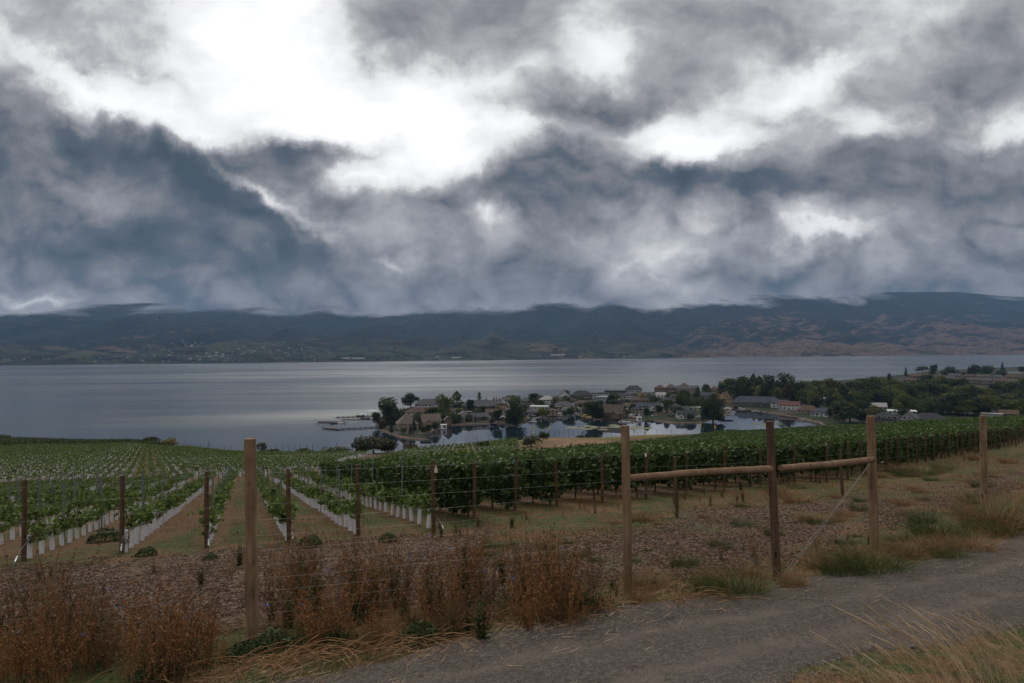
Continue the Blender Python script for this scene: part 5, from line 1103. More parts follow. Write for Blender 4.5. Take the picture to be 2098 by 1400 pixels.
TS = [
 (792,867,54,52,'round','mid','tall round tree at the tip of the peninsula above the docks'),(808,868,40,50,'willow','dark','lower dark willow in front of the tall round tree at the tip'),(770,872,30,20,'round','dark','small dark tree at the outermost tip above the jetty'),
 (842,838,34,38,'round','dark','dark round tree alone on the lake side behind the grey roofs'),(916,848,42,30,'loose','yellow','yellow green feathery tree behind the wooden boathouse'),(903,840,36,22,'loose','yellow','pale spiky tree left of the yellow green feathery tree'),
 (936,844,40,26,'poplar','mid','tall pointed green tree right of the yellow green tree'),(982,824,20,9,'poplar','mid','single slim tree behind the big dark grey roofed house'),(963,846,30,20,'round','dark','dark tree in front of the big dark grey roofed house'),(990,850,20,18,'round','dark','dark shrub like tree right below the big grey roofed house'),
 (1057,869,54,42,'willow','dark','big dark weeping willow on the bay shore left of the boxy white house'),(1021,867,28,26,'round','dark','round dark tree on the shore left of the big weeping willow'),(1094,828,24,24,'round','dark','dark round tree behind the boxy white house'),(1075,826,14,6,'conifer','conif','thin conifer left of the boxy white house'),
 (1042,822,12,16,'round','dark','low dark tree on the flat roofed lake house'),(848,884,30,14,'conifer','conif','dark conifer between the two tan houses'),(841,890,22,12,'conifer','blue','bluish spruce in front of the large tan house'),(802,888,28,13,'conifer','conif','dark cedar left of the large tan house'),
 (866,889,16,14,'round','dark','first dark hedge tree from the spit in front of the tan gabled house'),(878,887,18,16,'round','dark','second dark hedge tree in front of the tan gabled house'),(891,884,20,16,'round','dark','third dark hedge tree left of the wooden boathouse'),(782,884,24,18,'bush','rust','rusty leaved bush at the tip by the jetty'),
 (826,889,12,12,'bush','mid','green bush under the large tan house'),(940,866,13,15,'round','dark','dark bush right of the wooden boathouse'),(890,862,14,26,'bush','dark','dark shrubbery behind the tan gabled house'),(1008,868,10,12,'bush','dark','dark shrub on the bay bank beside the round tree'),
 (1214,859,40,42,'round','dark','large round dark tree on the bay bank above the yellow boat'),(1228,858,30,30,'willow','dark','lower dark willow right of the large round tree above the yellow boat'),(1252,832,24,20,'round','dark','dark round tree in front of the white flat roofed houses'),(1339,827,18,14,'round','mid','small green tree right of the wide brown hip roof'),
 (1368,816,14,20,'round','mid','green round tree below the tall brown lake side houses'),(1397,834,34,36,'willow','mid','green weeping willow in the middle right of the peninsula'),(1365,848,30,16,'loose','mid','light feathery tree by the road near the bay'),(1326,857,22,14,'round','dark','dark bush tree beside the parking place'),
 (1447,808,22,20,'round','dark','dark round tree left of the tan house near the wood'),(1461,862,56,50,'willow','dark','huge dark weeping willow on the point at the channel'),(1414,862,15,20,'round','dark','dark clipped shrub in front of the white cottage on the point'),(1430,816,22,12,'poplar','dark','narrow dark tree behind the long tan house'),
 (1371,806,22,7,'conifer','conif','dark conifer between the two tall brown lake side houses'),(1391,806,18,6,'conifer','conif','thin conifer left of the long tan house'),(1412,822,18,10,'poplar','mid','slim green tree in front of the long tan house'),(1447,840,20,14,'round','dark','small dark tree behind the huge willow'),
 (1160,812,13,16,'round','dark','dark tree top behind the steep grey gable'),(1170,840,14,12,'bush','dark','shrub beside the white house with dark porch'),(1290,838,12,22,'bush','dark','dark hedge in front of the wide brown hip roof'),(1222,826,10,9,'bush','mid','green shrub between the white modern houses'),
 (1284,850,12,10,'bush','yellow','yellowish shrub beside the large weathered gabled house'),(1350,848,18,18,'round','dark','dark tree behind the light feathery tree'),(1137,836,14,10,'bush','dark','dark shrub between the two white houses above the marina'),(1090,850,10,22,'bush','dark','low dark shrubs below the boxy white house'),
 (1498,812,38,32,'round','mid','tree at the left end of the wood'),(1488,808,30,18,'loose','yellow','thin yellowish tree at the left end of the wood'),(1524,812,44,38,'round','mid','second big green tree from the left end of the wood'),(1556,815,42,26,'poplar','dark','pointed dark tree in the left part of the wood'),(1544,812,44,20,'poplar','mid','pointed green tree in the left part of the wood'),
 (1596,818,56,58,'round','mid','tallest broad crown in the left half of the wood'),(1612,828,46,26,'loose','rust','thin brownish tree with bare twigs above the red roofed house'),(1640,822,42,30,'round','dark','dark crown right of the brownish thin tree'),(1576,822,40,30,'round','dark','dark crown above the long blue grey roof'),
 (1664,820,38,34,'round','mid','green crown in the middle of the wood'),(1700,815,42,44,'round','yellow','yellowish broad crown in the middle of the wood'),(1660,832,32,24,'round','yellow','lower yellowish crown behind the rust orange roof'),(1704,834,40,22,'poplar','mid','tall green poplar like tree behind the white roofed bungalow'),
 (1726,836,44,20,'poplar','dark','tall dark tree right of the green poplar like tree'),(1740,805,24,40,'round','dark','dark crowns at the lake edge of the wood'),(1754,834,34,32,'round','yellow','yellow green round tree in the right half of the wood'),(1762,818,38,18,'loose','rust','tall thin leafless brownish tree in the right half of the wood'),
 (1778,830,32,28,'round','mid','green round tree right of the thin leafless tree'),(1800,808,26,34,'round','mid','green crown near the lake in the right half of the wood'),(1822,800,36,34,'conifer','conif','broad dark evergreen near the lake left of the orange tan roof'),(1776,795,22,12,'conifer','conif','small dark conifer on the skyline of the wood, left one'),(1794,796,24,12,'conifer','conif','small dark conifer on the skyline of the wood, right one'),
 (1820,832,38,56,'willow','mid','wide weeping willow in the right half of the wood'),(1834,812,30,40,'round','mid','round green crown below the orange tan roof'),(1863,842,36,40,'willow','mid','weeping willow right of the wide weeping willow'),(1860,812,24,30,'round','yellow','yellowish crown in front of the terraces'),
 (1880,820,34,40,'round','mid','broad crown in front of the left terrace'),(1903,850,42,50,'willow','mid','big rounded willow behind the wide black hip roof'),(1930,818,28,30,'round','mid','green crown in front of the middle terrace'),(1964,850,46,54,'round','dark','big dark crown in the middle of the right hand trees'),
 (1940,848,38,36,'round','mid','green crown left of the big dark crown'),(1978,815,26,44,'round','mid','bluish green crown below the terraces on the right'),(2000,852,40,40,'round','dark','dark crown right of the big dark crown'),(2028,850,42,50,'round','yellow','yellowish crown behind the pale roofed shelter'),
 (2080,852,34,60,'round','yellow','bright yellow green crown at the right edge'),(2092,825,30,34,'round','mid','green crown above the bright yellow green one at the right edge'),(2040,818,20,40,'bush','dark','low dark trees in the field at the right edge'),
 (1741,866,36,56,'round','dark','dark bushy trees at the right end of the bay, left clump'),(1765,868,30,30,'round','dark','dark bushy trees at the right end of the bay, right clump'),(1788,860,30,26,'round','yellow','yellowish green tree right of the bay among dark bushes'),(1700,860,24,14,'round','dark','small dark tree beside the slate roofed bungalow'),
 (1720,866,20,24,'bush','mid','green shrub at the bay end shore'),(1838,846,22,20,'bush','yellow','yellowish shrub between the long pale roofs'),(1850,852,16,30,'bush','dark','dark shrubs in front of the long white roof'),(1805,858,18,22,'bush','dark','dark shrub left of the dark roofed house by the vines'),
 (1856,772,22,9,'conifer','conif','dark conifer left of the orange tan roof'),(1914,774,28,16,'round','dark','dark tree right behind the orange tan roof'),(1890,762,12,26,'round','mid','low trees on the lake shore behind the orange tan roof'),(1946,772,22,30,'round','mid','green skyline tree behind the terraces, first'),
 (1985,772,22,14,'conifer','conif','pointed dark tree behind the terraces'),(1998,772,26,24,'round','dark','dark skyline tree behind the terraces, second'),(2024,774,26,36,'round','mid','broad skyline tree behind the terraces, third'),(2054,772,30,16,'conifer','conif','tall dark conifer on the skyline at the right'),
 (2050,776,18,26,'round','mid','green skyline tree left of the long white flat roof'),(2094,766,16,16,'round','dark','dark tree at the right edge by the lake'),(1970,776,14,26,'round','mid','small green tree in the terraces'),
]
for t in TS: tree(*t)
# the rest of the wood: crowns that only their neighbours tell apart
q = random.Random(77); n_ = 0
while n_ < 200:
    px = q.uniform(1485, 2125); t = q.random(); py = np.interp(px, [1485, 1600, 1700, 1850, 2125], [806, 812, 810, 800, 806]) + t * np.interp(px, [1485, 1640, 1720, 2125], [8, 14, 48, 52])
    if any(abs(px - h[0]) < h[2] * .42 and -8 < py - h[1] < 20 for h in HS): continue
    hp = q.uniform(24, 38); tree(px, py, hp, hp * q.uniform(.85, 1.25), q.choice(('round', 'round', 'willow', 'round')), q.choice(('mid', 'mid', 'mid', 'dark', 'yellow', 'yellow')), 'leafy tree among the crowded crowns of the wood on the right', group='crowded trees of the wood'); n_ += 1
n_ = 0
while n_ < 52:
    px = q.uniform(930, 1490); py = np.interp(px, [930, 1000, 1200, 1400, 1490], [842, 832, 818, 815, 815]) + q.random() * np.interp(px, [930, 1000, 1200, 1400, 1490], [22, 26, 30, 34, 14])
    if any(abs(px - h[0]) < (h[2] + 22) * .5 and abs(py - h[1]) < 5 for h in HS): continue
    house(px, py, q.uniform(15, 28), q.uniform(7, 11), q.choice((1, 1, 1.3, 1.8)), q.choice(('hip', 'gable', 'hip', 'front', 'flat')), q.uniform(-20, 20), q.choice(('white', 'white', 'grey', 'tan', 'cream', 'dark')), q.choice(('grey', 'dark', 'slate', 'grey', 'warm', 'pale')), 'small house half hidden among the crowded roofs of the peninsula')['group'] = 'crowded houses of the peninsula'; HS.append((px, py, 20)); n_ += 1
n_ = 0
while n_ < 260:
    px = q.uniform(850, 1500); py = np.interp(px, [850, 1000, 1200, 1400, 1500], [845, 832, 818, 815, 815]) + q.random() * np.interp(px, [850, 1000, 1200, 1400, 1500], [35, 30, 34, 38, 10])
    if any(abs(px - h[0]) < h[2] * .5 and 0 < py - h[1] < 8 for h in HS): continue
    hp = q.uniform(8, 20); tree(px, py, hp, hp * q.uniform(.8, 1.5), q.choice(('bush', 'round', 'round', 'poplar', 'loose')), q.choice(('dark', 'mid', 'mid', 'mid', 'yellow')), 'small garden tree or shrub between the houses of the peninsula', group='garden shrubs between the houses'); n_ += 1

# shrubs on the crest this side of the water
for t in [(306,910,18,38,'bush','mid','round green shrub on the crest line at the left'),(342,914,19,38,'bush','gold','golden yellow shrub beside the round green one on the crest'),(537,926,26,30,'loose','olive','bare grey twiggy shrub just right of the leftmost fence post on the crest'),(560,927,14,40,'bush','rust','low dry shrub right of the twiggy one on the crest'),
 (622,930,14,36,'bush','dark','small dark shrub on the crest left of the utility pole'),(688,930,17,56,'bush','mid','low wide green shrub on the crest left of the utility pole'),(742,926,30,40,'bush','dark','dark shrub under the utility pole on the crest'),(765,926,38,70,'bush','olive','biggest olive grey shrub on the crest beside the utility pole'),(795,926,28,44,'bush','olive','smaller olive grey shrub right of the biggest one'),
 (838,924,14,34,'bush','rust','thin brownish shrub by the meadow edge'),(992,921,19,36,'bush','mid','dark green round shrub on the meadow'),(1089,916,26,42,'round','olive','grey green round bush on the right of the meadow'),(1113,902,18,24,'bush','mid','small green bush behind the grey green round one'),(1045,922,13,10,'bush','mid','tiny green shrub between the meadow bushes'),
 (943,922,8,18,'bush','dark','tiny dark shrub at the left meadow end'),(6,896,14,26,'bush','mid','green shrub at the left edge of the crest'),(1500,888,9,26,'bush','olive','greyish shrub on the crest before the bay, between the rail posts'),(1190,897,6,22,'bush','olive','flat grey shrub at the far meadow rim')]: tree(*t, z0=1, cat='shrub')
# ------------------------------------------------------------------ docks, boats, vehicles, buoys, poles
M_DOCK = plain('dock boards', (.105, .085, .072), .85, .3, 2); M_PILE = plain('dock piles', (.05, .042, .036), .9, .3, 2); M_CANV = plain('boat canvas', (.40, .36, .30), .8, .1); M_WHITE = plain('boat white', (.66, .66, .66), .35, .05)
M_BLUE = plain('boat blue', (.05, .09, .16), .4, .1); M_NAVY = plain('dark canvas', (.025, .028, .035), .7, .2); M_YEL = plain('buoy yellow', (.62, .40, .02), .5, .1); M_RUBB = plain('rubber', (.02, .02, .02), .8, .1)
def dock(pa, pb, width, label, n=6, rail_=False):
    a, c = on_z(*pa, .0), on_z(*pb, .0); o = link('dock', None, loc=a); tag(o, label, 'dock', 'wooden docks of the peninsula'); d = (c - a); L = d.length; o.rotation_euler = (0, 0, math.atan2(d.y, d.x))
    b = MB(); b.box(0, L, -width/2, width/2, .55, .80); b.box(0, L, -width/2 + .05, -width/2 + .2, .30, .548); b.box(0, L, width/2 - .2, width/2 - .05, .30, .548); link('deck', b.mesh('deck', M_DOCK), o)
    for i in range(n):
        x = L * (i + .5) / n; 
        for s in (-1, 1): b = MB(); b.tube([(x, s * (width/2 + .16), -1.2), (x, s * (width/2 + .16), 1.5)], .14, 7); link('pile', b.mesh('pile', M_PILE), o)
    if rail_:
        b = MB(); b.box(0, L, -width/2, -width/2 + .08, 1.5, 1.62)
        for i in range(n * 2): x = L * (i + .5) / (n * 2); b.box(x - .05, x + .05, -width/2 + .002, -width/2 + .078, .80, 1.5)
        link('railing', b.mesh('railing', M_DOCK), o)
    return o
dock((665,878), (697,881), 5.0, 'wide floating platform at the outer end of the lower jetty', 4, True); dock((697,880.5), (778,876), 1.6, 'long thin lower jetty running to the platform', 7)
dock((652,866), (706,867), 2.6, 'upper jetty ending under the pale boat canopy', 6, True); dock((688,857), (768,854), 2.2, 'far jetty with boat lifts left of the tip trees', 8, True); dock((700,861.5), (768,860), 1.4, 'narrow walkway between the two upper jetties', 7)
dock((1078,862), (1118,858), 2.2, 'marina dock in front of the boxy white house', 4); dock((1180,853), (1214,856), 2.4, 'dock under the yellow boat', 4); dock((1455,858), (1502,862), 2.2, 'dock on the right of the huge willow', 5); dock((1510,842), (1545,840), 2.0, 'first dock on the right shore of the channel', 4); dock((1545,845), (1582,842), 2.0, 'second dock on the right shore of the channel', 4)
dock((1600,853), (1660,859), 1.8, 'long low boardwalk on the right shore of the bay', 6); dock((912,876), (930,873), 3, 'small dock at the foot of the wooden boathouse', 3); dock((1490,848), (1500,838), 2, 'short dock at the head of the channel', 3); dock((1325,863), (1340,864), 2, 'small dock with a white box on the bay bank', 3)
def canopy(px, py, w, d, h, mat, label):
    p = on_z(px, py, 0); o = link('boat_canopy', None, loc=p, rz=facing(p)); tag(o, label, 'boat lift', 'boat lift canopies')
    b = MB(); n = 8
    for i in range(n):
        x0, x1 = -w/2 + w * i / n, -w/2 + w * (i + 1) / n; z = lambda x: h + .5 * (1 - (2 * x / w) ** 2); b.add([(x0, -d/2, z(x0)), (x1, -d/2, z(x1)), (x1, d/2, z(x1)), (x0, d/2, z(x0)), (x0, -d/2, z(x0) - .3), (x1, -d/2, z(x1) - .3), (x1, d/2, z(x1) - .3), (x0, d/2, z(x0) - .3)], [(0, 1, 2, 3), (7, 6, 5, 4), (0, 4, 5, 1), (2, 6, 7, 3), (0, 3, 7, 4), (1, 5, 6, 2)])
    link('roof', b.mesh('roof', mat), o)
    for sx in (-1, 1):
        for sy in (-1, 1): b = MB(); b.tube([(sx * w * .44, sy * d * .42, -1), (sx * w * .44, sy * d * .42, h + .05)], .10, 6); link('post', b.mesh('post', M_PILE), o)
canopy(660, 866, 11, 5, 3.2, M_CANV, 'pale flat canopy over the boat lift at the outer end of the upper jetty'); canopy(762, 849, 9, 5, 3.0, M_WHITE, 'white domed boat lift cover against the tip trees'); canopy(1490, 842, 6, 4, 2.4, M_WHITE, 'white boat shelter at the head of the channel')
def boat(px, py, L, label, yaw=0, top=None, hull=None, z=0.0, kind='boat'):
    p = on_z(px, py, z); o = link('motor_boat', None, loc=p, rz=facing(p) + R(yaw)); tag(o, label, kind, 'boats moored around the bay'); B = L * .36; b = MB(); secs = []
    for t in np.linspace(0, 1, 9):
        w = B / 2 * (1 - max(0, (t - .55) / .45) ** 2.2) + .02; sh = .55 + .35 * t; secs.append([(-L/2 + L * t, -w, sh), (-L/2 + L * t * .98, -w * .80, .05), (-L/2 + L * t * .96, 0, -.25 + .2 * max(0, t - .7)), (-L/2 + L * t * .98, w * .80, .05), (-L/2 + L * t, w, sh)])
    vs = [v for s in secs for v in s]; fs = [(i * 5 + k, i * 5 + k + 1, (i + 1) * 5 + k + 1, (i + 1) * 5 + k) for i in range(8) for k in range(4)] + [(i * 5, (i + 1) * 5, (i + 1) * 5 + 4, i * 5 + 4) for i in range(8)] + [(4, 3, 2, 1, 0)]
    b.add(vs, fs); link('hull', b.mesh('hull', hull or M_WHITE), o)
    b = MB(); x = L * .12; b.add([(x, -B*.36, .8), (x, B*.36, .8), (x - .7, B*.30, 1.45), (x - .7, -B*.30, 1.45), (x - .06, -B*.36, .8), (x - .06, B*.36, .8), (x - .76, B*.30, 1.45), (x - .76, -B*.30, 1.45)], [(0, 1, 2, 3), (7, 6, 5, 4), (0, 3, 7, 4), (1, 5, 6, 2), (2, 6, 7, 3)]); link('windscreen', b.mesh('windscreen', M_GLASS), o)
    b = MB(); b.box(-L*.40, -L*.22, -B*.34, B*.34, .62, 1.0); b.box(-L*.40, -L*.36, -B*.34, B*.34, 1.002, 1.35); link('seat', b.mesh('seat', M_NAVY), o)
    b = MB(); b.box(-L*.5 - .42, -L*.5 - .05, -.20, .20, .35, 1.25); b.box(-L*.5 - .30, -L*.5 - .15, -.06, .06, -.4, .348); link('outboard', b.mesh('outboard', M_RUBB), o)
    if top:
        b = MB(); n = 6; w = B * .42; x0, x1 = -L*.36, L*.02
        vs = []; 
        for i in range(n + 1): t = i / n; xx = x0 + (x1 - x0) * t; zz = 1.95 + .22 * math.sin(math.pi * t); vs += [(xx, -w, zz), (xx, w, zz), (xx, -w, zz - .12), (xx, w, zz - .12)]
        fs = []
        for i in range(n): a = i * 4; c = a + 4; fs += [(a, a + 1, c + 1, c), (a + 2, c + 2, c + 3, a + 3), (a, c, c + 2, a + 2), (a + 1, a + 3, c + 3, c + 1)]
        b.add(vs, fs)
        for xx in (x0 + .1, x1 - .1):
            for s in (-1, 1): b.tube([(xx, s * w * .95, .6), (xx, s * w * .95, 1.90)], .035, 5)
        link('bimini_top', b.mesh('bimini_top', top), o)
    return o
boat(738,853,8,'white covered speedboat on a lift beside the far jetty',170,M_WHITE,M_NAVY,1.0); boat(748,858,8.5,'dark hulled boat below the covered speedboat',175,None,M_NAVY,.5); boat(700,868,7,'small white runabout inside the upper jetty',160); boat(684,869,6,'dark boat tied at the upper jetty',10,M_NAVY,M_NAVY)
boat(1088,861,8,'white cruiser with blue top beside the big weeping willow',20,M_BLUE); boat(1092,865,7,'white speedboat nearest the bay in the marina below the big willow',-25); boat(1100,857,6.5,'white boat with dark cover in the middle of the marina',10,M_NAVY); boat(1123,852,6,'small white boat on the beach below the boxy white house',30)
boat(1148,851,8,'white cabin boat in front of the white house with dark porch',80,M_WHITE); boat(1168,851,7,'white open boat in the row left of the yellow boat',10); boat(1182,852,6,'blue canopied boat next to the yellow boat',70,M_BLUE); boat(1187,855,6,'dark pontoon boat beside the yellow boat',15,M_NAVY,M_NAVY)
boat(1202,855,9,'boat with a bright yellow top and yellow hull below the large round tree',5,M_YEL,M_YEL,.4); boat(1280,866,10,'white open motor boat moored off the bay bank',6); boat(1275,863,5,'small pale boat just behind the white open motor boat',12,None,M_CANV); boat(1324,866,5,'dark skiff at the small dock with a white box',80,None,M_NAVY)
boat(1476,859,7,'white boat with dark canopy right of the huge willow',75,M_NAVY); boat(1490,862,8,'blue hulled boat right of the huge willow',8,None,M_BLUE); boat(1497,850,6.5,'small white boat in the channel beside the huge willow',10); boat(1500,845,6,'grey topped boat farther up the channel',15,M_CANV)
boat(1520,840,7,'boat under a tan cover on the right channel shore',20,M_CANV); boat(1549,844,7.5,'white boat on the right channel shore',-15); boat(1576,846,6,'grey boat beside the second dock of the channel',25,None,M_CANV); boat(1640,862,5,'pale rowing boat on the right shore of the bay',10,None,M_CANV); boat(1012,871,6,'dark boat under the round tree on the bay bank',15,M_NAVY,M_NAVY); boat(1062,871,5,'small white boat in the shade of the big weeping willow',10)
def hull_box(px, py, lab):
    p = on_z(px, py, 0); o = link('boathouse_box', None, loc=p, rz=facing(p)); tag(o, lab, 'hut'); b = MB(); b.box(-2.2, 2.2, -1.6, 1.6, .3, 3.6); b.box(-2.5, 2.5, -1.9, 1.9, 3.602, 3.8); link('cabin', b.mesh('cabin', M_WHITE), o); b = MB(); b.box(-.3, 1.6, -1.66, -1.602, 1.2, 2.9); link('window', b.mesh('window', M_GLASS), o); b = MB(); b.box(-3, 3, -2.3, 2.3, .05, .298); link('float', b.mesh('float', M_PILE), o)
hull_box(1309, 864, 'white box shaped floating cabin on the bay bank'); hull_box(909, 880, 'small pale floating cabin beside the wooden boathouse')
# vehicles
PAINT = {k: plain('paint ' + k, c, .3, .04, 1, .2, .5) for k, c in dict(white=(.62,.62,.63), black=(.02,.02,.022), silver=(.34,.35,.36), red=(.25,.03,.025), blue=(.04,.07,.14)).items()}
def car(px, py, yaw, col, lab, van=False):
    p = on_z(px, py, LZ); o = link('parked_van' if van else 'parked_car', None, loc=p, rz=facing(p) + R(yaw)); tag(o, lab, 'van' if van else 'car', 'vehicles parked on the peninsula'); L, Wd, H = (6.2, 2.2, 2.7) if van else (4.5, 1.8, 1.45)
    prof = [(-L/2, .35), (-L/2, 1.0), (-L/2 + .1, H), (L*.30, H), (L*.42, 1.3), (L/2, 1.1), (L/2, .35)] if van else [(-L/2, .35), (-L/2, .85), (-L*.38, .95), (-L*.26, H), (L*.12, H), (L*.27, .98), (L*.47, .82), (L/2, .35)]
    b = MB(); n = len(prof); vs = [(x, -Wd/2, z) for x, z in prof] + [(x, Wd/2, z) for x, z in prof]; b.add(vs, [tuple(range(n)), tuple(range(2 * n - 1, n - 1, -1))] + [(i, n + i, n + (i + 1) % n, (i + 1) % n) for i in range(n)]); link('body', b.mesh('body', PAINT[col]), o)
    b = MB(); zz0, zz1 = (1.5, 2.3) if van else (.98, 1.36)
    for s in (-1, 1): y0, y1 = sorted((s * (Wd/2 + .003), s * (Wd/2 + .02))); b.box(-L*.22, L*.11, y0, y1, zz0, zz1)
    link('side_window', b.mesh('side_window', M_GLASS), o)
    for sx in (-.31, .31):
        for s in (-1, 1): b = MB(); b.tube([(L * sx, s * (Wd/2 - .18), .33), (L * sx, s * (Wd/2 + .03), .33)], .33, 12); b.tube([(L * sx, s * (Wd/2 + .03), .33), (L * sx, s * (Wd/2 + .045), .33)], .19, 10, 1); link('wheel', b.mesh('wheel', [M_RUBB, PAINT['silver']]), o)
for a in [(926,850,10,'white','white pickup like car behind the wooden boathouse'),(1293,831,80,'white','white camper van with its narrow end to us behind the hedge',True),(1300,834,20,'white','white rounded caravan van beside the blue grey roofed bungalow',True),(1302,842,15,'silver','silver car farther up the parking place',),
 (1305,847,20,'white','white car in the middle of the parking place'),(1309,848,25,'white','second white car close to the first in the parking place'),(1306,852,15,'black','black car in front of the white cars'),(1312,853,30,'silver','silver car nearest the bay in the parking place'),(1294,855,60,'white','white van near the bay lawn',True),
 (1302,857,40,'red','reddish car by the bay lawn'),(1371,853,8,'black','first dark car parked on the road by the feathery tree'),(1378,854,8,'black','second dark car parked right of the first by the white cottage'),(1339,854,20,'silver','grey car left of the feathery tree'),(1342,832,0,'white','white car beside the small green tree'),(1433,856,5,'white','white boat like car cover right of the white cottage'),(1165,858,0,'silver','silver car at the marina')][:15]: car(*a)
for px, py, lab in ((1092,877,'yellow buoy, upper one of the pair left of the grey green bush'),(1092,890,'yellow buoy, lower one of the pair left of the grey green bush'),(1126,878,'single yellow buoy right of the upper pair'),(1299,882,'yellow buoy just right of the left rail post'),(1322,887,'yellow buoy nearest the crest right of the left rail post'),(1436,872,'yellow buoy at the left side of the huge willow reflection'),(1465,876,'yellow buoy in the middle of the huge willow reflection')):
    p = on_z(px, py, 0); o = link('buoy', None, loc=p); tag(o, lab, 'buoy', 'yellow buoys in the bay'); b = MB(); b.tube([(0, 0, -.4), (0, 0, -.1), (0, 0, .35), (0, 0, .6)], [.35, .62, .62, .3], 12); link('float', b.mesh('float', M_YEL, True), o); b = MB(); b.tube([(0, 0, .6), (0, 0, 1.9), (0, 0, 2.3)], [.24, .20, .08], 8); link('marker', b.mesh('marker', M_YEL, True), o)
# lily pads
P_ = []
for (x0, x1, y0, y1, n) in ((1163,1196,874,878,700),(1196,1238,872,882,1900),(1242,1278,871,876,900),(1280,1330,875,880,700),(1545,1600,866,871,800)):
    cxs = [(q.uniform(x0, x1), q.uniform(y0, y1)) for _ in range(9)]
    for i in range(n): cpt = q.choice(cxs); p = on_z(cpt[0] + q.gauss(0, (x1 - x0) * .09), cpt[1] + q.gauss(0, .55), .02); P_.append((p.x, p.y, .02 + q.random() * .03))
P_ = np.array(P_); r = rng.uniform(.25, .7, len(P_)); co = np.stack([P_ + np.stack([np.cos(k * 1.0472 + r * 9) * r, np.sin(k * 1.0472 + r * 9) * r, np.zeros(len(r))], 1) for k in range(6)], 1).reshape(-1, 3); o_ = (np.arange(len(P_)) * 6)[:, None]; fs = np.concatenate([o_ + np.array([[0, 1, 2, 3]]), o_ + np.array([[0, 3, 4, 5]])])
stuff(link('lily_pads', mesh_np('lily_pads', co, fs, dict(tint=np.repeat(rng.random(len(P_)), 6)), mats=[leafmat('lily pads', (.060, .070, .022), (.17, .17, .06), .5, 0, .1)])), 'patches of green lily pads floating on the bay', 'lily pads')
# poles
def pole(p, h, r, lab, cross=True, cat='utility pole', name='utility_pole'):
    o = link(name, None, loc=p, rz=facing(p)); tag(o, lab, cat); b = MB(); b.tube([(0, 0, -.5), (0, 0, h)], [r, r * .75], 8); link('shaft', b.mesh('shaft', M_PILE), o)
    if cross: b = MB(); b.box(-1.1, 1.1, -.09, .09, h - .7, h - .5); link('crossarm', b.mesh('crossarm', M_PILE), o)
    return o
pole(hit(740, 924), 4.3, .10, 'wooden pole with a short crossarm above the olive shrubs on the crest', False); b = MB()
pole(hit(428, 921), 3.4, .11, 'thick dark post standing alone on the crest line left of the leftmost post', False, 'post', 'crest_post')
pole(on_z(1321, 812, LZ), 12.5, .20, 'utility pole with a crossarm standing on the lake side'); pole(on_z(919, 852, LZ), 8, .14, 'slim pole beside the yellow green feathery tree', False); pole(on_z(1505, 832, LZ), 17, .12, 'tall bare flagpole at the head of the channel', False, 'flagpole', 'flagpole'); pole(on_z(1321, 848, LZ), 9, .13, 'thin pole beside the blue grey roofed bungalow', False)
# two wires from the utility pole along the lake side
pr = []; A_ = on_z(1321, 812, LZ) + Vector((0, 0, 12)); 
for tgt, hh in (((1160, 818), 11), ((1345, 808), 10)):
    B_ = on_z(*tgt, LZ) + Vector((0, 0, hh)); pts = [A_.lerp(B_, i / 10) - Vector((0, 0, 1.2 * math.sin(math.pi * i / 10))) for i in range(11)]; pr += list(zip(pts[:-1], pts[1:]))
co, fs = prisms([tuple(a - A_) for a, _ in pr], [tuple(c - A_) for _, c in pr], .045, .045); tag(link('overhead_wire', mesh_np('overhead_wire', co, fs, mats=[M_PILE]), loc=A_), 'thin dark overhead wire along the lake side roofs', 'wire')
# ------------------------------------------------------------------ fence along the crest
g0 = hit(640, 928); ff = link('crest_fence', None, loc=g0); tag(ff, 'long thin wire fence with slim posts along the crest above the water', 'fence'); pts = []; px = -40.0
while px < 1700:
    lp = float(lip_of(px)) + 1.5; X_ = (px - 1049) / F * lp; pts.append(Vector((X_, lp, Tz(X_, lp)))); 
    nx = px
    while True:
        nx += .5; l2 = float(lip_of(nx)) + 1.5; x2 = (nx - 1049) / F * l2
        if math.hypot(x2 - X_, l2 - lp) >= (5.2 if nx < 1350 else 6.5) or nx > 1710: break
    px = nx
pts = pts[:100]
for k, p in enumerate(pts): b = MB(); h = 2.35; b.tube([p - g0 - Vector((0, 0, .3)), p - g0 + Vector((rnd.uniform(-.04, .04), 0, h))], .045 if p.y < 210 else .055, 6); link('post', b.mesh('post', M_PILE), ff)
pr = []
for h, in ((2.25,), (1.5,), (.8,)): pr += [(a - g0 + Vector((0, -.06, h)), c - g0 + Vector((0, -.06, h))) for a, c in zip(pts[:-1], pts[1:])]
co, fs = prisms([tuple(a) for a, _ in pr], [tuple(c) for _, c in pr], .010, .010); link('wire', mesh_np('wire', co, fs, mats=[M_PILE]), ff)
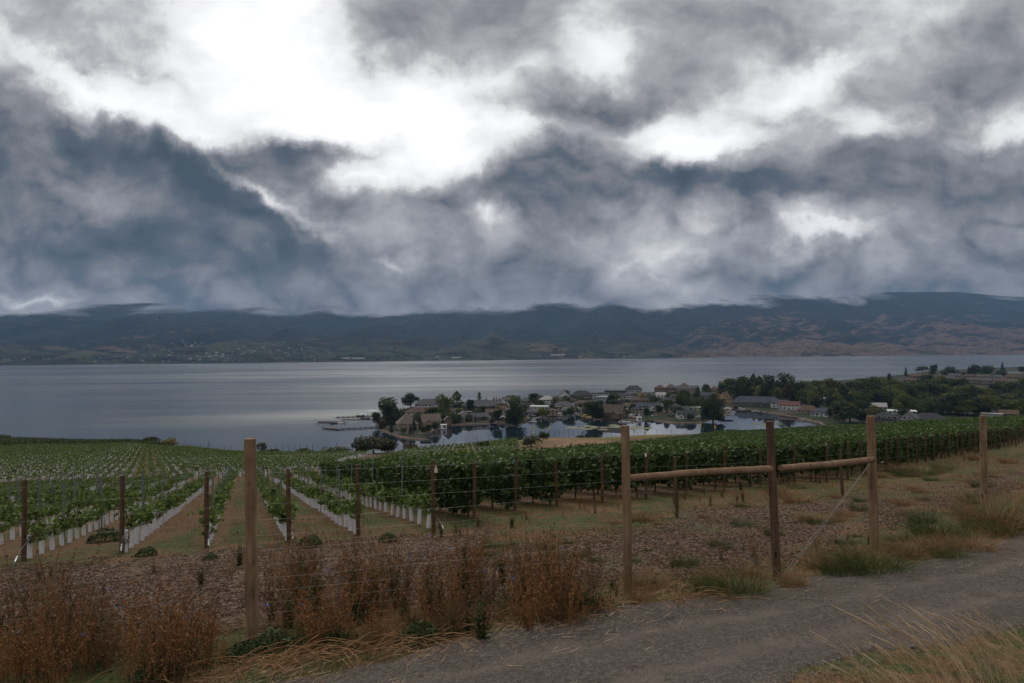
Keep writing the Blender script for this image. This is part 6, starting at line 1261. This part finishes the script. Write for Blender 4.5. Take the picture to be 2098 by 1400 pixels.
# ------------------------------------------------------------------ town across the lake
def hill_pt(px, py):
    d = ray(px, py); j = int(np.argmin(np.abs(hpx - px))); pv_ = 716 - (hZ[:, j] - EYE) / hY[:, j] * F + (1049 - px) * .00698; i = int(np.argmin(np.abs(pv_ - py))); return Vector((hX[i, j], hY[i, j], hZ[i, j]))
TWM = []
for k, (wc, rc) in enumerate((('cream', 'grey'), ('grey', 'warm'), ('cream', 'pale'), ('grey', 'slate'))):
    b = MB(); b.box(-8, 8, -5, 5, -8, 5.5, 0); b.add([(-8.8, -5.8, 5.52), (8.8, -5.8, 5.52), (8.8, 0, 9), (-8.8, 0, 9), (8.8, 5.8, 5.52), (-8.8, 5.8, 5.52)], [(0, 1, 2, 3), (3, 2, 4, 5), (0, 3, 5), (1, 4, 2)], 1)
    for x in (-5.5, -2, 2, 5.5): b.box(x - .9, x + .9, -5.06, -5.003, 1.2, 3.2, 2)
    TWM.append(b.mesh('town_house', [WALL[wc], ROOF[rc], M_GLASS]))
for i in range(230):
    if i < 190: px = q.gauss(430, 95); py = 744 - abs(q.gauss(22, 13)) - .02 * abs(px - 430)
    else: px = q.choice((q.uniform(0, 250), q.uniform(700, 960), q.uniform(1100, 1420), q.uniform(1930, 2060))); py = (742 if px < 1000 else 733 if px < 1500 else 720) - q.uniform(1, 10 if px < 1000 else 3)
    p = hill_pt(px, py); o = link('town_house', TWM[q.randrange(4)], loc=p, rz=facing(p) + q.uniform(-.6, .6)); s = q.uniform(.5, .95); o.scale = (s, s, s * .8)
    tag(o, 'pale little house in the scattered town across the lake' if 200 < px < 660 else 'lone pale building on the far shore of the lake', 'house', 'houses across the lake')
for px, py, w in ((1420/2+0, 737, 1), (735, 737, 1.6), (936, 735, 1.4), (1140, 730, 2.0)):
    p = hill_pt(px, py); o = link('long_white_building', TWM[2], loc=p, rz=facing(p)); o.scale = (2.4 * w, 1, 1); tag(o, 'long white building on the far shore, larger than the houses around it', 'building', 'long buildings on the far shore')
# dark trees dotted over the far slope
cs = []
while len(cs) < 3600:
    px = q.uniform(-150, 2250); lo = np.interp(px, [0, 1049, 2098], [748, 736, 726]); py = lo - abs(q.gauss(0, 26))
    if float(fbm(px / 55, py / 9, 123, 3)) < .52: continue
    p = hill_pt(px, py); h = q.uniform(6, 13); p = p + Vector((q.uniform(-8, 8), q.uniform(-25, 25), -1)); cs.append((p.x, p.y, p.z, h))
cs = np.array(cs); n = 26; ci = np.repeat(np.arange(len(cs)), n); u = rng.random(len(ci)); rr_ = (1 - u * .7) * .55 * np.sqrt(rng.random(len(ci))) + .05; a = rng.uniform(0, 6.28, len(ci)); hh = cs[ci, 3]
c = cs[ci, :3] + np.stack([np.cos(a) * rr_ * hh, np.sin(a) * rr_ * hh, u * hh], 1); co, fs = leaves(c, hh * .22, .8); stuff(link('far_forest', mesh_np('far_forest', co, fs, dict(tint=np.repeat(rng.random(len(c)), 4)), mats=[LMAT['conif']])), 'dark trees dotted over the slopes across the lake', 'forest')
# tiny boat far out, bird over the hills
boat(1349, 738.5, 11, 'tiny white boat far out near the opposite shore', 15, M_WHITE)
p = at_depth(327, 652, 140); o = link('bird', None, loc=p, rz=.5); tag(o, 'small dark bird gliding in front of the hills on the left', 'bird'); b = MB()
b.tube([(-.28, 0, -.02), (-.12, 0, 0), (.08, 0, .02), (.20, 0, .03), (.27, 0, .02)], [.02, .07, .075, .04, .01], 8)
for s in (-1, 1): b.add([(.12, s * .05, .03), (.10, s * .35, .20), (-.02, s * .68, .14), (-.10, s * .38, .15), (-.08, s * .05, .0), (.10, s * .05, .015), (.08, s * .35, .185), (-.03, s * .66, .125), (-.09, s * .38, .135)], [(0, 1, 3, 4), (1, 2, 3), (5, 4, 8, 6), (6, 8, 7), (0, 5, 6, 1), (1, 6, 7, 2), (2, 7, 8, 3)])
b.add([(-.26, -.02, 0), (-.26, .02, 0), (-.46, .08, .0), (-.46, -.08, .0), (-.46, 0, .015)], [(0, 1, 2, 4), (0, 4, 3)]); link('body', b.mesh('body', plain('bird feathers', (.02, .02, .022), .8, .2), True), o)
# ------------------------------------------------------------------ haze between here and the far hills
hb = MB(); hb.box(-9500, 9500, -700, 9800, -5, 880)
m, nt, out = newmat('haze air'); pvn = nt.nodes.new('ShaderNodeVolumePrincipled')
pvn.inputs['Color'].default_value = (.36, .60, 1.0, 1); pvn.inputs['Density'].default_value = 0.000042; pvn.inputs['Anisotropy'].default_value = 0.2
nt.links.new(pvn.outputs[0], out.inputs['Volume'])
hz = link('haze', hb.mesh('haze', m)); stuff(hz, 'thin blue haze over the lake and the far hills', 'haze')
